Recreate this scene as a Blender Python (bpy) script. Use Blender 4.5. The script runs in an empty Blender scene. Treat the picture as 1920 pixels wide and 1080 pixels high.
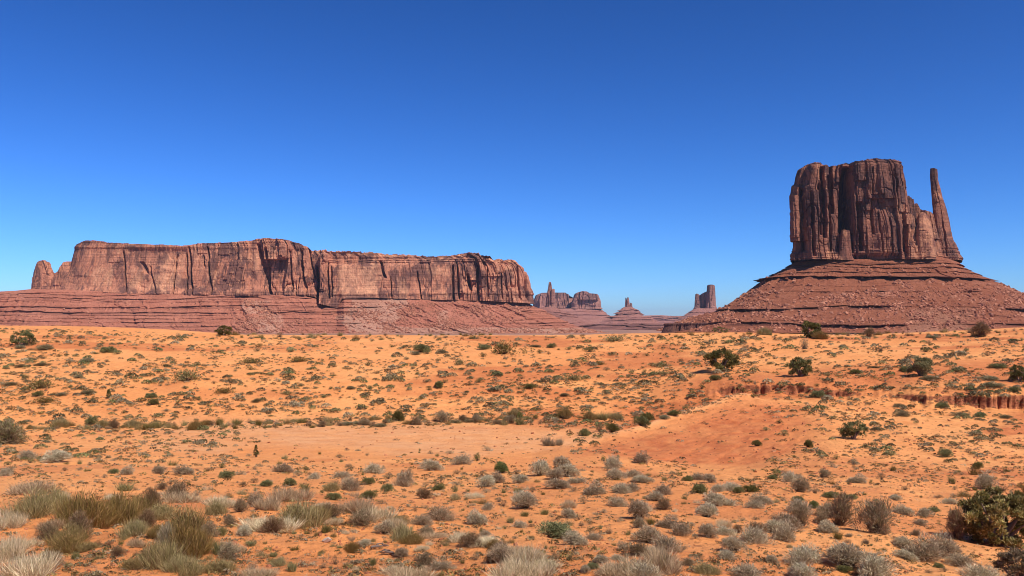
import bpy, math
import numpy as np
R = math.radians
sc = bpy.context.scene
# ---------------------------------------------------------------- camera, sky, sun, exposure
F = 1598.0; HY = 600.0                       # focal length in photo pixels, row of the eye level
cd = bpy.data.cameras.new('camera'); cam = bpy.data.objects.new('camera', cd); sc.collection.objects.link(cam)
cam.location = (0, 0, 0); cam.rotation_euler = (R(90), 0, 0)
cd.sensor_width = 36; cd.lens = 36*F/1920; cd.shift_y = (HY-540)/1920
cd.clip_start = .1; cd.clip_end = 120000
sc.camera = cam
SUN_EL, SUN_AZ = 50, 132
wd = bpy.data.worlds.new('World'); sc.world = wd; wd.use_nodes = True
nt = wd.node_tree; bg = nt.nodes['Background']
sky = nt.nodes.new('ShaderNodeTexSky'); sky.sky_type = 'NISHITA'; sky.sun_disc = False
sky.sun_elevation = R(SUN_EL); sky.sun_rotation = R(SUN_AZ)
sky.altitude = 1600; sky.air_density = 1.0; sky.dust_density = .2; sky.ozone_density = 2.0
SKY_GAIN = (.116, .300, .475); SKY_POW = (1.72, 1.5, 1.55)
sep = nt.nodes.new('ShaderNodeSeparateColor'); comb = nt.nodes.new('ShaderNodeCombineColor')
nt.links.new(sky.outputs[0], sep.inputs[0])
for i in range(3):
    p = nt.nodes.new('ShaderNodeMath'); p.operation = 'POWER'; p.inputs[1].default_value = SKY_POW[i]
    m = nt.nodes.new('ShaderNodeMath'); m.operation = 'MULTIPLY'; m.inputs[1].default_value = SKY_GAIN[i]
    nt.links.new(sep.outputs[i], p.inputs[0]); nt.links.new(p.outputs[0], m.inputs[0]); nt.links.new(m.outputs[0], comb.inputs[i])
nt.links.new(comb.outputs[0], bg.inputs[0]); bg.inputs[1].default_value = .1
sl = bpy.data.lights.new('sun', 'SUN'); so = bpy.data.objects.new('sun', sl); sc.collection.objects.link(so)
sl.energy = 4.9; sl.angle = R(.53); sl.color = (1, .95, .88)
so.rotation_euler = (R(90-SUN_EL), 0, R(180-SUN_AZ))
so.location = (0, 0, 300)
sc.view_settings.view_transform = 'Standard'; sc.view_settings.look = 'None'
sc.cycles.pixel_filter_type = 'BLACKMAN_HARRIS'; sc.cycles.filter_width = 1.0; sc.render.filter_size = 1.0
sc.view_settings.exposure = .17; sc.view_settings.gamma = 1
# ---------------------------------------------------------------- helpers
rng = np.random.default_rng(7)
SS = lambda a, b, x: (lambda t: t*t*(3-2*t))(np.clip((x-a)/(b-a), 0, 1))
def pw(x, pts):                              # piecewise linear through (x, value) pairs
    p = np.array(pts, float); return np.interp(x, p[:, 0], p[:, 1])
def _h(*c):
    h = np.zeros(np.broadcast(*c).shape, np.uint32)
    for k, v in zip((374761393, 668265263, 2147483647, 1274126177), c):
        h = h + np.asarray(v).astype(np.int64).astype(np.uint32)*np.uint32(k)
    h = (h ^ (h >> np.uint32(13)))*np.uint32(1274126177); h = (h ^ (h >> np.uint32(16)))*np.uint32(2246822519)
    return ((h ^ (h >> np.uint32(15))) & np.uint32(0xffffff)).astype(np.float64)/0xffffff
def vn(*p):                                  # value noise in 1-3 dimensions, -1..1
    p = [np.asarray(q, float) for q in p]; s = p[-1]*0
    fl = [np.floor(q) for q in p]; t = [q-f for q, f in zip(p, fl)]; w = [u*u*u*(u*(u*6-15)+10) for u in t]
    n = len(p); out = 0
    for b in range(2**n):
        ww = 1; cs = []
        for i in range(n):
            k = (b >> i) & 1; cs.append(fl[i]+k); ww = ww*(w[i] if k else 1-w[i])
        out = out+ww*_h(*cs)
    return out*2-1
def fbm(p, o=4, g=.5, l=2.03):
    a = 1; s = 0; t = 0; p = [np.asarray(q, float) for q in p]
    for i in range(o):
        s = s+a*vn(*[q+17.3*i for q in p]); t += a; a *= g; p = [q*l for q in p]
    return s/t
def cells(a, z, la, lz, seed=0, warp=.13):    # rectangular slabs: constant offset per cell, crisp edges
    u = a/la+warp*vn(a/la*.7+seed, z/lz*.6+3)+seed*7.7; i = np.floor(u)
    v = z/(lz*(.6+.8*_h(i, i*0+seed)))+_h(i, i*0+seed+5)*9; j = np.floor(v)
    e = np.minimum(u-i, 1-(u-i)); return _h(i, j, i*0+seed)*2-1, e
def mesh(name, V, Fc, mat=None, smooth=True, attrs=None, base=None, parent=None, loc=None):
    """link ONE mesh object; Fc is a list of (n,k) index arrays; loc is the object's origin in world metres"""
    V = np.asarray(V, float)
    if loc is not None: V = V-np.array(loc, float)
    Fc = Fc if isinstance(Fc, list) else [Fc]
    me = bpy.data.meshes.new(name)
    idx = np.concatenate([f.ravel() for f in Fc]).astype(np.int32)
    tot = np.concatenate([np.full(len(f), f.shape[1]) for f in Fc]).astype(np.int32)
    me.vertices.add(len(V)); me.vertices.foreach_set('co', V.astype(np.float32).ravel())
    me.loops.add(len(idx)); me.loops.foreach_set('vertex_index', idx)
    me.polygons.add(len(tot)); me.polygons.foreach_set('loop_start', np.concatenate([[0], np.cumsum(tot)[:-1]]).astype(np.int32))
    me.polygons.foreach_set('use_smooth', np.full(len(tot), bool(smooth)))
    for k, a in (attrs or {}).items():
        a = np.asarray(a)
        if a.ndim == 2:
            at = me.attributes.new(k, 'FLOAT_COLOR', 'POINT'); at.data.foreach_set('color', np.hstack([a, np.ones((len(a), 1))]).astype(np.float32).ravel())
        else:
            at = me.attributes.new(k, 'FLOAT', 'POINT'); at.data.foreach_set('value', a.astype(np.float32))
    me.update(calc_edges=True)
    if mat: me.materials.append(mat)
    o = bpy.data.objects.new(name, me); sc.collection.objects.link(o)
    if parent is not None:
        o.parent = parent
    if loc is not None: o.location = np.array(loc)-(np.array(parent.location) if parent is not None else 0)
    return o
def empty(name, loc):
    o = bpy.data.objects.new(name, None); o.location = loc; o.empty_display_size = .3; sc.collection.objects.link(o); return o
def tag(o, label=None, cat=None, group=None, kind=None):
    for k, v in (('label', label), ('category', cat), ('group', group), ('kind', kind)):
        if v: o[k] = v
    return o
def grid_faces(n, m, closed=False):           # n rows of m vertices
    i, j = np.meshgrid(np.arange(n-1), np.arange(m if closed else m-1), indexing='ij'); j2 = (j+1) % m
    return np.stack([i*m+j, i*m+j2, (i+1)*m+j2, (i+1)*m+j], -1).reshape(-1, 4)
# ---------------------------------------------------------------- materials
class NT:
    def __init__(s, name):
        s.m = bpy.data.materials.new(name); s.m.use_nodes = True; s.t = s.m.node_tree; s.b = s.t.nodes['Principled BSDF']
        s.b.inputs['Specular IOR Level'].default_value = .15; s.b.inputs['Roughness'].default_value = .9
    def n(s, ty, **kw):
        nd = s.t.nodes.new(ty)
        for k, v in kw.items():
            if k in nd.inputs and not hasattr(nd, k): s.set(nd, k, v)
            else: setattr(nd, k, v)
        return nd
    def set(s, nd, k, v):
        i = nd.inputs[k]
        if isinstance(v, bpy.types.NodeSocket): s.t.links.new(v, i)
        elif hasattr(i.default_value, '__len__') and not hasattr(v, '__len__'): i.default_value = (v, v, v)
        elif hasattr(v, '__len__') and len(i.default_value) == 4: i.default_value = tuple(v)+(1,)
        else: i.default_value = v
    def math(s, op, a, b=0, c=None, clamp=False):
        nd = s.n('ShaderNodeMath', operation=op, use_clamp=clamp); s.set(nd, 0, a); s.set(nd, 1, b)
        if c is not None: s.set(nd, 2, c)
        return nd.outputs[0]
    def mix(s, f, a, b, mode='MIX'):
        nd = s.n('ShaderNodeMix', data_type='RGBA', blend_type=mode); s.set(nd, 0, f); s.set(nd, 6, a); s.set(nd, 7, b); return nd.outputs[2]
    def noise(s, vec, scale, detail=4, rough=.55, dist=0):
        nd = s.n('ShaderNodeTexNoise'); s.set(nd, 'Vector', vec); s.set(nd, 'Scale', scale); s.set(nd, 'Detail', detail); s.set(nd, 'Roughness', rough); s.set(nd, 'Distortion', dist); return nd.outputs[0]
    def ramp(s, f, a, b):
        nd = s.n('ShaderNodeMapRange', interpolation_type='SMOOTHSTEP'); s.set(nd, 0, f); s.set(nd, 1, a); s.set(nd, 2, b); return nd.outputs[0]
    def map(s, vec, scale, loc=(0, 0, 0)):
        nd = s.n('ShaderNodeMapping'); s.set(nd, 'Vector', vec); s.set(nd, 'Scale', scale); s.set(nd, 'Location', loc); return nd.outputs[0]
    def attr(s, name, col=False):
        nd = s.n('ShaderNodeAttribute', attribute_name=name); return nd.outputs['Color' if col else 'Fac']
    def bump(s, h, dist, strength=1, norm=None):
        nd = s.n('ShaderNodeBump'); s.set(nd, 'Height', h); s.set(nd, 'Distance', dist); s.set(nd, 'Strength', strength)
        if norm: s.set(nd, 'Normal', norm)
        return nd.outputs[0]
    def obj(s): return s.n('ShaderNodeTexCoord').outputs['Object']
    def done(s, col, nrm=None):
        s.set(s.b, 'Base Color', col)
        if nrm: s.set(s.b, 'Normal', nrm)
        return s.m
def cliff_mat(name, c1, c2, varn, pale, vamt, k=1.0, streak=1.0, strata=.5):
    t = NT(name); o = t.obj()
    n1 = t.noise(t.map(o, (1/70/k, 1/70/k, 1/60/k)), 1, 5, .6)
    col = t.mix(t.ramp(n1, .35, .65), c1, c2)
    # fine vertical streaks of desert varnish and large varnished panels
    st = t.noise(t.map(o, (1/(15*k), 1/(15*k), 1/(120*k))), 1, 5, .65, .3)
    pn = t.noise(t.map(o, (1/(38*k), 1/(38*k), 1/(75*k)), (3, 7, 1)), 1, 4, .6, .8)
    v = t.math('MULTIPLY', t.ramp(st, .47, .68), streak)
    v = t.math('MAXIMUM', v, t.ramp(pn, .51, .565))
    v = t.math('MULTIPLY', v, vamt, clamp=True)
    col = t.mix(v, col, varn)
    pl = t.noise(t.map(o, (1/(26*k), 1/(26*k), 1/(50*k)), (11, 2, 5)), 1, 4, .6, .5)
    col = t.mix(t.math('MULTIPLY', t.ramp(pl, .58, .68), .7), col, pale)
    at = t.attr('pale'); col = t.mix(at, col, pale)
    dk = t.attr('dark'); col = t.mix(dk, col, varn)
    # thin horizontal bedding
    b = t.noise(t.map(o, (1/(160*k), 1/(160*k), 1/(2.6*k))), 1, 5, .7, .1)
    col = t.mix(t.math('MULTIPLY', t.ramp(b, .52, .7), strata), col, varn)
    fn = t.noise(t.map(o, (1/(5*k), 1/(5*k), 1/(9*k))), 1, 6, .7)
    col = t.mix(t.ramp(fn, .3, .65), t.mix(.3, col, (.05, .02, .015)), col)
    h = t.math('ADD', t.math('MULTIPLY', fn, 3.0), t.math('MULTIPLY', b, 1.6))
    h = t.math('ADD', h, t.math('MULTIPLY', st, 2.5))
    return t.done(col, t.bump(h, 1.6*k, .9))
def talus_mat(name, c1, c2, scree, dark, k=1.0):
    t = NT(name); o = t.obj()
    n1 = t.noise(t.map(o, (1/60/k, 1/60/k, 1/22/k)), 1, 6, .65)
    col = t.mix(t.ramp(n1, .35, .65), c1, c2)
    b = t.noise(t.map(o, (1/(260*k), 1/(260*k), 1/(3.2*k))), 1, 5, .7, .1)
    bm = t.noise(t.map(o, (1/(30*k), 1/(30*k), 1/(9*k))), 1, 4, .6)
    col = t.mix(t.math('MULTIPLY', t.ramp(b, .5, .68), t.math('MULTIPLY', t.ramp(bm, .35, .6), .55)), col, dark)
    r = t.noise(t.map(o, (1/(4*k), 1/(4*k), 1/(3*k))), 1, 6, .8)
    gr = t.attr('scree')
    col = t.mix(gr, col, scree)
    col = t.mix(t.math('MULTIPLY', t.ramp(r, .56, .68), .5), col, t.mix(.5, scree, (.5, .27, .18)))
    col = t.mix(t.math('MULTIPLY', t.ramp(r, .48, .36), .6), col, dark)
    col = t.mix(t.attr('ledge'), col, dark)
    r2 = t.noise(t.map(o, (1/(1.6*k), 1/(1.6*k), 1/(1.4*k))), 1, 4, .8)
    h = t.math('ADD', t.math('MULTIPLY', r, 3), t.math('MULTIPLY', b, 1)); h = t.math('ADD', h, r2)
    return t.done(col, t.bump(h, 1.5*k, .9))
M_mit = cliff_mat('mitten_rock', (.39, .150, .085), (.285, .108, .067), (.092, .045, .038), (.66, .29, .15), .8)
M_mesa = cliff_mat('mesa_rock', (.66, .27, .148), (.55, .215, .122), (.145, .068, .054), (.82, .39, .21), .80, 1.2)
M_cap = None
M_far = cliff_mat('far_rock', (.46, .21, .15), (.38, .17, .12), (.14, .07, .06), (.6, .3, .21), .7, 2.2)
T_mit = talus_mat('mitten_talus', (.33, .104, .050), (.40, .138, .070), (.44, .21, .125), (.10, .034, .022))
T_mesa = talus_mat('mesa_talus', (.50, .172, .098), (.56, .21, .125), (.56, .28, .18), (.15, .055, .036), 1.3)
T_far = talus_mat('far_talus', (.38, .155, .11), (.44, .19, .135), (.55, .31, .22), (.18, .075, .055), 2.5)
def boulder_mat():
    t = NT('boulder_rock'); o = t.obj(); n = t.noise(o, .8, 5, .7); oi = t.n('ShaderNodeObjectInfo').outputs['Random']
    c = t.mix(t.attr('tone'), (.30, .105, .058), (.58, .245, .135)); c = t.mix(t.math('MULTIPLY', oi, .5), c, (.30, .14, .09))
    c = t.mix(t.ramp(n, .3, .6), t.mix(.4, c, (.1, .04, .03)), c)
    return t.done(c, t.bump(n, .5, .8))
M_boulder = boulder_mat()
def plant_mat(name, trans=.25):
    t = NT(name); c = t.attr('Col', True); oi = t.n('ShaderNodeObjectInfo').outputs['Random']
    hs = t.n('ShaderNodeHueSaturation'); t.set(hs, 'Color', c)
    t.set(hs, 'Hue', t.math('MULTIPLY_ADD', oi, .03, .485)); t.set(hs, 'Value', t.math('MULTIPLY_ADD', oi, .45, .78)); t.set(hs, 'Saturation', t.math('MULTIPLY_ADD', oi, -.25, 1.1))
    t.set(t.b, 'Base Color', hs.outputs[0]); t.set(t.b, 'Roughness', .7)
    tr = t.n('ShaderNodeBsdfTranslucent'); t.set(tr, 'Color', hs.outputs[0])
    mx = t.n('ShaderNodeMixShader'); t.set(mx, 0, trans); t.t.links.new(t.b.outputs[0], mx.inputs[1]); t.t.links.new(tr.outputs[0], mx.inputs[2])
    out = [n for n in t.t.nodes if n.type == 'OUTPUT_MATERIAL'][0]; t.t.links.new(mx.outputs[0], out.inputs[0]); return t.m
M_leaf = plant_mat('leaf'); M_twig = plant_mat('twig', .1)
def bark_mat():
    t = NT('juniper_bark'); n = t.noise(t.map(t.obj(), (14, 14, 2)), 1, 5, .7)
    return t.done(t.mix(n, (.10, .065, .05), (.27, .2, .155)), t.bump(n, .02, .8))
M_bark = bark_mat()
def ground_mat():
    t = NT('desert_sand'); o = t.obj()
    big = t.noise(t.map(o, (1/14, 1/14, 1/4)), 1, 5, .6)
    c = t.mix(t.ramp(big, .35, .65), (.73, .275, .086), (.80, .338, .112))
    mid = t.noise(t.map(o, (1/2.2, 1/2.2, 1)), 1, 5, .65)
    c = t.mix(t.math('MULTIPLY', t.ramp(mid, .52, .70), .5), c, (.60, .21, .060))
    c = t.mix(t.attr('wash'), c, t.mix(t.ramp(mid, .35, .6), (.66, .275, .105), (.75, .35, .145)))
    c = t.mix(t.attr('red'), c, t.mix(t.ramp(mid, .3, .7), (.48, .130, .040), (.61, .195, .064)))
    c = t.mix(t.attr('bank'), c, t.mix(t.ramp(mid, .4, .6), (.20, .06, .026), (.38, .125, .053)))  # red bank soil, darkened further to paint in its shade
    c = t.mix(t.attr('plain'), c, t.mix(t.ramp(t.noise(t.map(o, (1/300, 1/90, 1)), 1, 5, .6), .4, .6), (.25, .14, .095), (.40, .20, .13)))
    # litter, pebbles and small dark clods
    p1 = t.noise(t.map(o, (2.6, 2.6, 2.6)), 1, 3, .6); lit = t.noise(t.map(o, (1/5, 1/5, 1), (5, 5, 5)), 1, 3, .6)
    dk = t.math('MULTIPLY', t.ramp(p1, .62, .70), t.math('MULTIPLY', t.ramp(lit, .4, .6), t.math('SUBTRACT', 1, t.attr('plain'))))
    c = t.mix(t.math('MULTIPLY', dk, .75), c, (.27, .105, .045))
    fine = t.noise(t.map(o, (9, 9, 9)), 1, 5, .75)
    c = t.mix(t.math('MULTIPLY', t.ramp(fine, .62, .75), .3), c, (.80, .42, .19))
    h = t.math('ADD', t.math('MULTIPLY', mid, .5), t.math('MULTIPLY', fine, .09)); h = t.math('ADD', h, t.math('MULTIPLY', p1, .14))
    near = t.bump(h, .7, .95)
    return t.done(c, near)
M_ground = ground_mat()
# ---------------------------------------------------------------- ground: one sheet from behind the camera to the horizon
# rows of (photo row, distance) per column of the photo, read as heights of real land; Z(z, Y) where the land is hidden
def P(py, Y): return (Y, (HY-py)/F*Y)
def Z(z, Y): return (Y, z)
COLS = {
 -420: [Z(-2.0,3),P(1080,9.5),P(1020,12.5),P(960,17),P(922,21),Z(-5.2,26),P(905,33),P(880,43),P(858,54),P(845,61),P(832,68),P(818,76),P(802,87),P(785,95),P(765,101),P(710,117),P(665,142),P(627,172),P(608,195)],
 60:  [Z(-2.0,3),P(1080,9.5),P(1020,12.5),P(960,16),P(915,20),Z(-5.2,26),P(900,33),P(880,43),P(858,54),P(845,61),P(834,68),P(822,76),P(808,87),P(788,95),P(765,101),P(710,117),P(665,142),P(628,172),P(611,195)],
 230: [Z(-2.0,3),P(1080,9.5),P(1020,12.5),P(960,17),P(928,21),Z(-5.6,26),P(908,33),P(880,43),P(860,54),P(846,61),P(832,68),P(818,76),P(803,87),P(785,95),P(765,101),P(710,117),P(665,142),P(630,172),P(614,195)],
 480: [Z(-2.0,3),P(1080,9.5),P(1020,12.5),P(970,16.5),P(935,20),Z(-5.3,26),P(912,33),P(885,43),P(868,53),P(850,62),P(838,69),P(820,78),P(799,91),P(785,97),P(762,104),P(710,119),P(665,144),P(640,170),P(628,192)],
 800: [Z(-2.1,3),P(1080,10),P(1022,13),P(975,17),P(945,21),Z(-5.4,26),P(912,34),P(888,43),P(870,51),P(858,59),P(842,69),P(824,79),P(791,96),P(776,101),P(755,107),P(710,120),P(665,145),P(643,168),P(629,190)],
 1000:[Z(-2.1,3),P(1080,10),P(1022,13.5),P(970,18),P(935,23),P(920,27.5),P(903,34),P(885,42),P(872,51),P(862,59),P(850,68),Z(-10.9,73),P(792,97),P(776,102),P(755,108),P(710,121),P(665,146),P(644,168),P(629,190)],
 1100:[Z(-2.1,3),P(1080,10),P(1022,13.5),P(970,18),P(935,23),P(918,28),P(900,35),P(884,42),P(867,52),P(851,62),P(834,72),Z(-11.4,78),P(792,98),P(775,103),P(755,109),P(710,122),P(665,147),P(643,168),P(628,190)],
 1200:[Z(-2.1,3),P(1080,10),P(1022,13.5),P(970,18),P(938,23),P(918,28),P(900,35),P(885,42),P(864,56),P(835,68),P(805,80),Z(-11.9,88),P(787,102),P(770,106),P(750,110),P(705,123),P(665,147),P(640,167),P(625,188)],
 1300:[Z(-2.2,3),P(1080,10),P(1022,13.5),P(970,18.5),P(940,23),P(920,28),P(903,35),P(887,43),P(862,60),P(815,75),P(770,90),Z(-11.2,97),P(756,106),P(748,108),P(733,110),P(700,122),P(662,145),P(638,165),P(624,186)],
 1385:[Z(-2.2,3),P(1080,10),P(1022,13.8),P(970,19),P(945,23.5),P(922,29),P(904,36),P(888,44),P(858,61),P(800,79),P(743,100),Z(-9.5,103),P(744.5,105.5),P(743.5,107.5),P(722,108),P(700,119),P(660,141),P(638,162),P(623,185)],
 1480:[Z(-2.3,3),P(1080,10.5),P(1022,14.5),P(970,20),P(946,24),P(925,29),P(905,37),P(886,46),P(858,58),P(808,76),P(765,92),P(752,99),P(746,104),P(743.5,107),P(722,107.5),P(700,118),P(660,140),P(638,161),P(626,184)],
 1560:[Z(-2.4,3),P(1080,11),P(1025,14.8),P(975,20.5),P(948,25),P(928,30),P(905,38),P(882,47),P(852,58),P(812,72),P(777,86),P(760,94),P(750,100),P(744.5,103.5),P(731,104),P(700,114),P(660,137),P(640,160),P(628,184)],
 1640:[Z(-2.5,3),P(1080,11.5),P(1030,15),P(980,20.5),P(952,25),P(930,31),P(905,40),P(880,49),P(850,60),P(815,72),P(788,84),P(770,92),P(752,98),P(742,102),P(738,102.6),P(700,113),P(660,136),P(640,160),P(627,184)],
 1760:[Z(-2.8,3),P(1080,13),P(1040,16.5),P(990,22),P(958,28),P(935,34),P(908,42),P(880,51),P(850,62),P(820,72),P(797,82),P(783,88),P(772,93),P(764.5,96),P(743,96.5),P(700,110),P(660,134),P(640,158),P(622,184)],
 1920:[Z(-3.0,3),P(1080,14),P(1045,17.5),P(1000,22.5),P(965,28),P(935,36),P(908,44),P(880,53),P(855,62),P(822,72),P(798,81),P(785,87),P(776,91),P(768,94),P(743,94.5),P(700,108),P(655,132),P(632,156),P(614,184)],
 2340:[Z(-3.0,3),P(1080,14),P(1045,17.5),P(1000,22.5),P(965,28),P(935,36),P(908,44),P(880,53),P(855,62),P(822,72),P(798,81),P(785,87),P(776,91),P(768,94),P(745,95),P(700,108),P(655,132),P(628,156),P(608,184)]}
kp = np.array(sorted(COLS)); KN = np.array([COLS[k] for k in kp])          # (cols, knots, 2)
GPX = np.arange(-420, 2341, 2.6)
def hermite(xk, yk, x):                        # monotone cubic through knots, for one column
    d = np.diff(yk)/np.diff(xk); m = np.zeros(len(xk)); m[0] = d[0]; m[-1] = d[-1]
    for i in range(1, len(xk)-1):
        if d[i-1]*d[i] > 0:
            w1 = 2*(xk[i+1]-xk[i])+(xk[i]-xk[i-1]); w2 = (xk[i+1]-xk[i])+2*(xk[i]-xk[i-1]); m[i] = (w1+w2)/(w1/d[i-1]+w2/d[i])
    i = np.clip(np.searchsorted(xk, x)-1, 0, len(xk)-2); h = xk[i+1]-xk[i]; t = (x-xk[i])/h
    return (1+2*t)*(1-t)**2*yk[i]+t*(1-t)**2*h*m[i]+t*t*(3-2*t)*yk[i+1]+t*t*(t-1)*h*m[i+1]
rows = np.concatenate([[3, 4.5, 6, 7.2], np.exp(np.linspace(math.log(8), math.log(80), 430)), np.arange(80.3, 112, .13), np.exp(np.linspace(math.log(112.3), math.log(230), 190))[0:]])
far_rows = np.exp(np.linspace(math.log(236), math.log(42000), 110))
zG = np.zeros((len(GPX), len(rows)))
for ci, px in enumerate(GPX):
    j = int(np.clip(np.searchsorted(kp, px)-1, 0, len(kp)-2)); t = (px-kp[j])/(kp[j+1]-kp[j]); t = .5*t+.5*t*t*(3-2*t)
    k = KN[j]*(1-t)+KN[j+1]*t
    xk = np.append(k[:, 0], [232, 300]); yk = np.append(k[:, 1], [k[-1, 1]-2.5, k[-1, 1]-9])
    wob = 0
    Yq = rows.copy()
    if px > 1290:
        mm = float(np.clip(.68+.45*vn(px/45., 11.)+.3*vn(px/12., 4.), .25, 1.0)); k = k.copy(); yk[13] = k[14, 1]-(k[14, 1]-k[13, 1])*mm
    if px > 1290:                              # the cut banks: fluted, wandering edge
        wob = (.5*vn(px/47., 3.1)+.25*vn(px/15., 8.2)+.22*vn(px/4.5, 1.2)+.30*(_h(int(px//5), 3)-.5))*SS(1290, 1340, px)
        Yq = rows+(wob+.22*vn(px/9.+0*rows, rows/.35))*np.exp(-((rows-k[13, 0])/3.)**2)
    zG[ci] = hermite(xk, yk, Yq)
bankY = np.interp(GPX, kp, KN[:, 13, 0])
X = ((GPX-960)/F)[:, None]*rows[None]; Yg = np.broadcast_to(rows, X.shape)
PX = np.broadcast_to(GPX[:, None], X.shape)
PY = HY-F*zG/Yg
# regions of soil, with shading painted in on the ridge and cut banks
w_edge = 10*vn(PX/60., PY/12.)
ridge_top = pw(PX, [(900,868),(1000,850),(1100,834),(1200,805),(1300,769),(1385,742),(1440,744)])
wash = SS(8, -8, Yg-96) * SS(-4, 6, Yg-64+6*vn(PX/80., 5)) * SS(150, 430, PX+3*w_edge) * SS(1260, 1120, PX) 
wash *= np.where(PX > 940, SS(-1, 2, Yg-np.interp(PX, [900, 1000, 1100, 1200, 1300, 1385], [62, 68, 72, 80, 90, 100])), 1)
wash = wash*(.55+.45*SS(-.5, .3, fbm([PX/50., Yg/3.], 3)))
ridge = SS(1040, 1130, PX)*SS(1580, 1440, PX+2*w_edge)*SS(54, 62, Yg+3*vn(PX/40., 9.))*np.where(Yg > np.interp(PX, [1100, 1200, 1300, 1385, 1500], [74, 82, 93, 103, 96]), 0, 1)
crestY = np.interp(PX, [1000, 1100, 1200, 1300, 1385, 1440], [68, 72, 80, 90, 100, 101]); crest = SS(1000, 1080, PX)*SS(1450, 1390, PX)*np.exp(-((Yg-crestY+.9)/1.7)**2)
red = np.clip(ridge*(.35+.65*SS(1, 13, crestY-Yg))*(.9+.25*vn(PX/20., Yg/2.))*(1-.9*crest), 0, 1)  # red soil, plus slope shading painted on the ridge face below its crest
red = np.maximum(red, SS(1640, 1800, PX)*SS(.05, .5, fbm([PX/160., Yg/10.+4], 3))*SS(40, 50, Yg)*.9)
red = np.maximum(red, SS(1180, 1320, PX)*SS(128, 112, Yg)*SS(98, 106, Yg)*.85)
red = np.maximum(red, .8*SS(.08, .4, fbm([X/22., Yg/14.+40], 3))*SS(84, 100, Yg)); red = np.maximum(red, .45*SS(.1, .4, fbm([X/6., Yg/5.+90], 3))*SS(70, 50, Yg))
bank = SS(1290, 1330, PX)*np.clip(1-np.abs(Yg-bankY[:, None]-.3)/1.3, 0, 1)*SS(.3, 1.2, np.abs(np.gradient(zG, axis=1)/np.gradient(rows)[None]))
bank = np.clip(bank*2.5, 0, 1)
# relief
n1 = fbm([X/7., Yg/7.], 4); n2 = fbm([X/1.3+9, Yg/1.3], 4); n3 = vn(X/.33, Yg/.33)
amp = (1-.85*wash)*(1-.55*ridge)*(1-bank)
scale = np.interp(rows, [3, 15, 40, 100, 200], [.3, .55, .8, 1, 1])[None]
lumps = np.abs(fbm([X/2.6+31, Yg/2.6], 3))
zG += .35*crest+.08*np.exp(-((Yg-crestY+2.5)/4.)**2)*SS(1040, 1150, PX)*SS(1450, 1390, PX)*(Yg < crestY+1)
zG = zG+amp*scale*(.16*n1+.085*n2)+amp*.018*n3*SS(70, 20, Yg)+amp*.10*(lumps-.25)*SS(6, 12, Yg)
zG += (.10*SS(0, .6, fbm([X/.8, Yg/.8+77], 2))-.03)*SS(112, 100, Yg)*SS(62, 70, Yg)*(1-wash)*.6     # clods
rill = np.abs(vn((X-.5*Yg)/1.5, Yg/9.)); zG -= ridge*.045*SS(.3, 0, rill); zG += ridge*.05*vn((X-.5*Yg)/.5, Yg/1.6)
# hummocks of sand held by the big foreground plants (photo column, distance, radius, height)
for hx, hy, hr, hh in ((180,15.5,2.6,.30),(330,11.8,1.3,.22),(20,12.5,1.4,.25),(560,15,1.3,.28),(690,17,1.5,.22),(930,12.4,1.3,.18),(1180,10.6,1.2,.2),(1590,11,.9,.15),(620,12.3,.8,.25)):
    cx = (hx-960)/F*hy; zG += hh*np.exp(-((X-cx)**2+(Yg-hy)**2)/hr**2)
# far sheet
Xf = ((GPX-960)/F)[:, None]*far_rows[None]; Yf = np.broadcast_to(far_rows, Xf.shape)
z_end = zG[:, -1][:, None]
zf = z_end+(-34-z_end)*SS(math.log(225), math.log(800), np.log(Yf))+1.2*fbm([Xf/120., Yf/120.], 4)*SS(300, 900, Yf)
near_rows = np.array([-60., -30, -15, -6, 0])
Xn = ((GPX-960)/F)[:, None]*(3+np.abs(3-near_rows)*6)[None]; Yn = np.broadcast_to(near_rows, Xn.shape); zn = np.broadcast_to(zG[:, :1], Xn.shape)-.0
XX = np.concatenate([Xn, X, Xf], 1); YY = np.concatenate([Yn, Yg, Yf], 1); ZZ = np.concatenate([zn, zG, zf], 1)
def padn(a, v=0): return np.concatenate([np.zeros(Xn.shape), a, np.full(Xf.shape, v)], 1).ravel()
plain = np.concatenate([np.zeros(Xn.shape), np.zeros(X.shape), SS(300, 600, Yf)], 1).ravel()
nc, nr = XX.shape
gf = grid_faces(nc, nr)[:, ::-1]
red = np.maximum(red, .9*SS(1120, 1180, PX)*SS(1420, 1380, PX)*SS(crestY, crestY+1.5, Yg)*SS(112, 106, Yg)); wash = np.maximum(wash, .8*crest)  # ridge crest highlight painted in through the pale wash colour
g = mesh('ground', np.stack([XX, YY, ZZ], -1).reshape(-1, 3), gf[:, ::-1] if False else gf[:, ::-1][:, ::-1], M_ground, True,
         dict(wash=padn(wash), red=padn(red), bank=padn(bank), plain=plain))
tag(g, kind='structure')
def gz(px, Y):                                # height of the land on photo column px at distance Y
    c = np.clip((np.asarray(px, float)-GPX[0])/2.6, 0, len(GPX)-1.001); r = np.interp(Y, rows, np.arange(len(rows))).clip(0, len(rows)-1.001)
    i = c.astype(int); j = r.astype(int); a = c-i; b = r-j
    return (zG[i, j]*(1-a)+zG[i+1, j]*a)*(1-b)+(zG[i, j+1]*(1-a)+zG[i+1, j+1]*a)*b
zpy = HY-F*zG/Yg
def hit(px, py):                              # where the sight line of a photo pixel meets the land
    i = int(np.clip(round((px-GPX[0])/2.6), 0, len(GPX)-1)); c = zpy[i, 4:]; k = np.argmax(c <= py)
    if c[k] > py: k = int(np.argmin(c))
    Y = rows[4+k]; return (px-960)/F*Y, Y, zG[i, 4+k]
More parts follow.
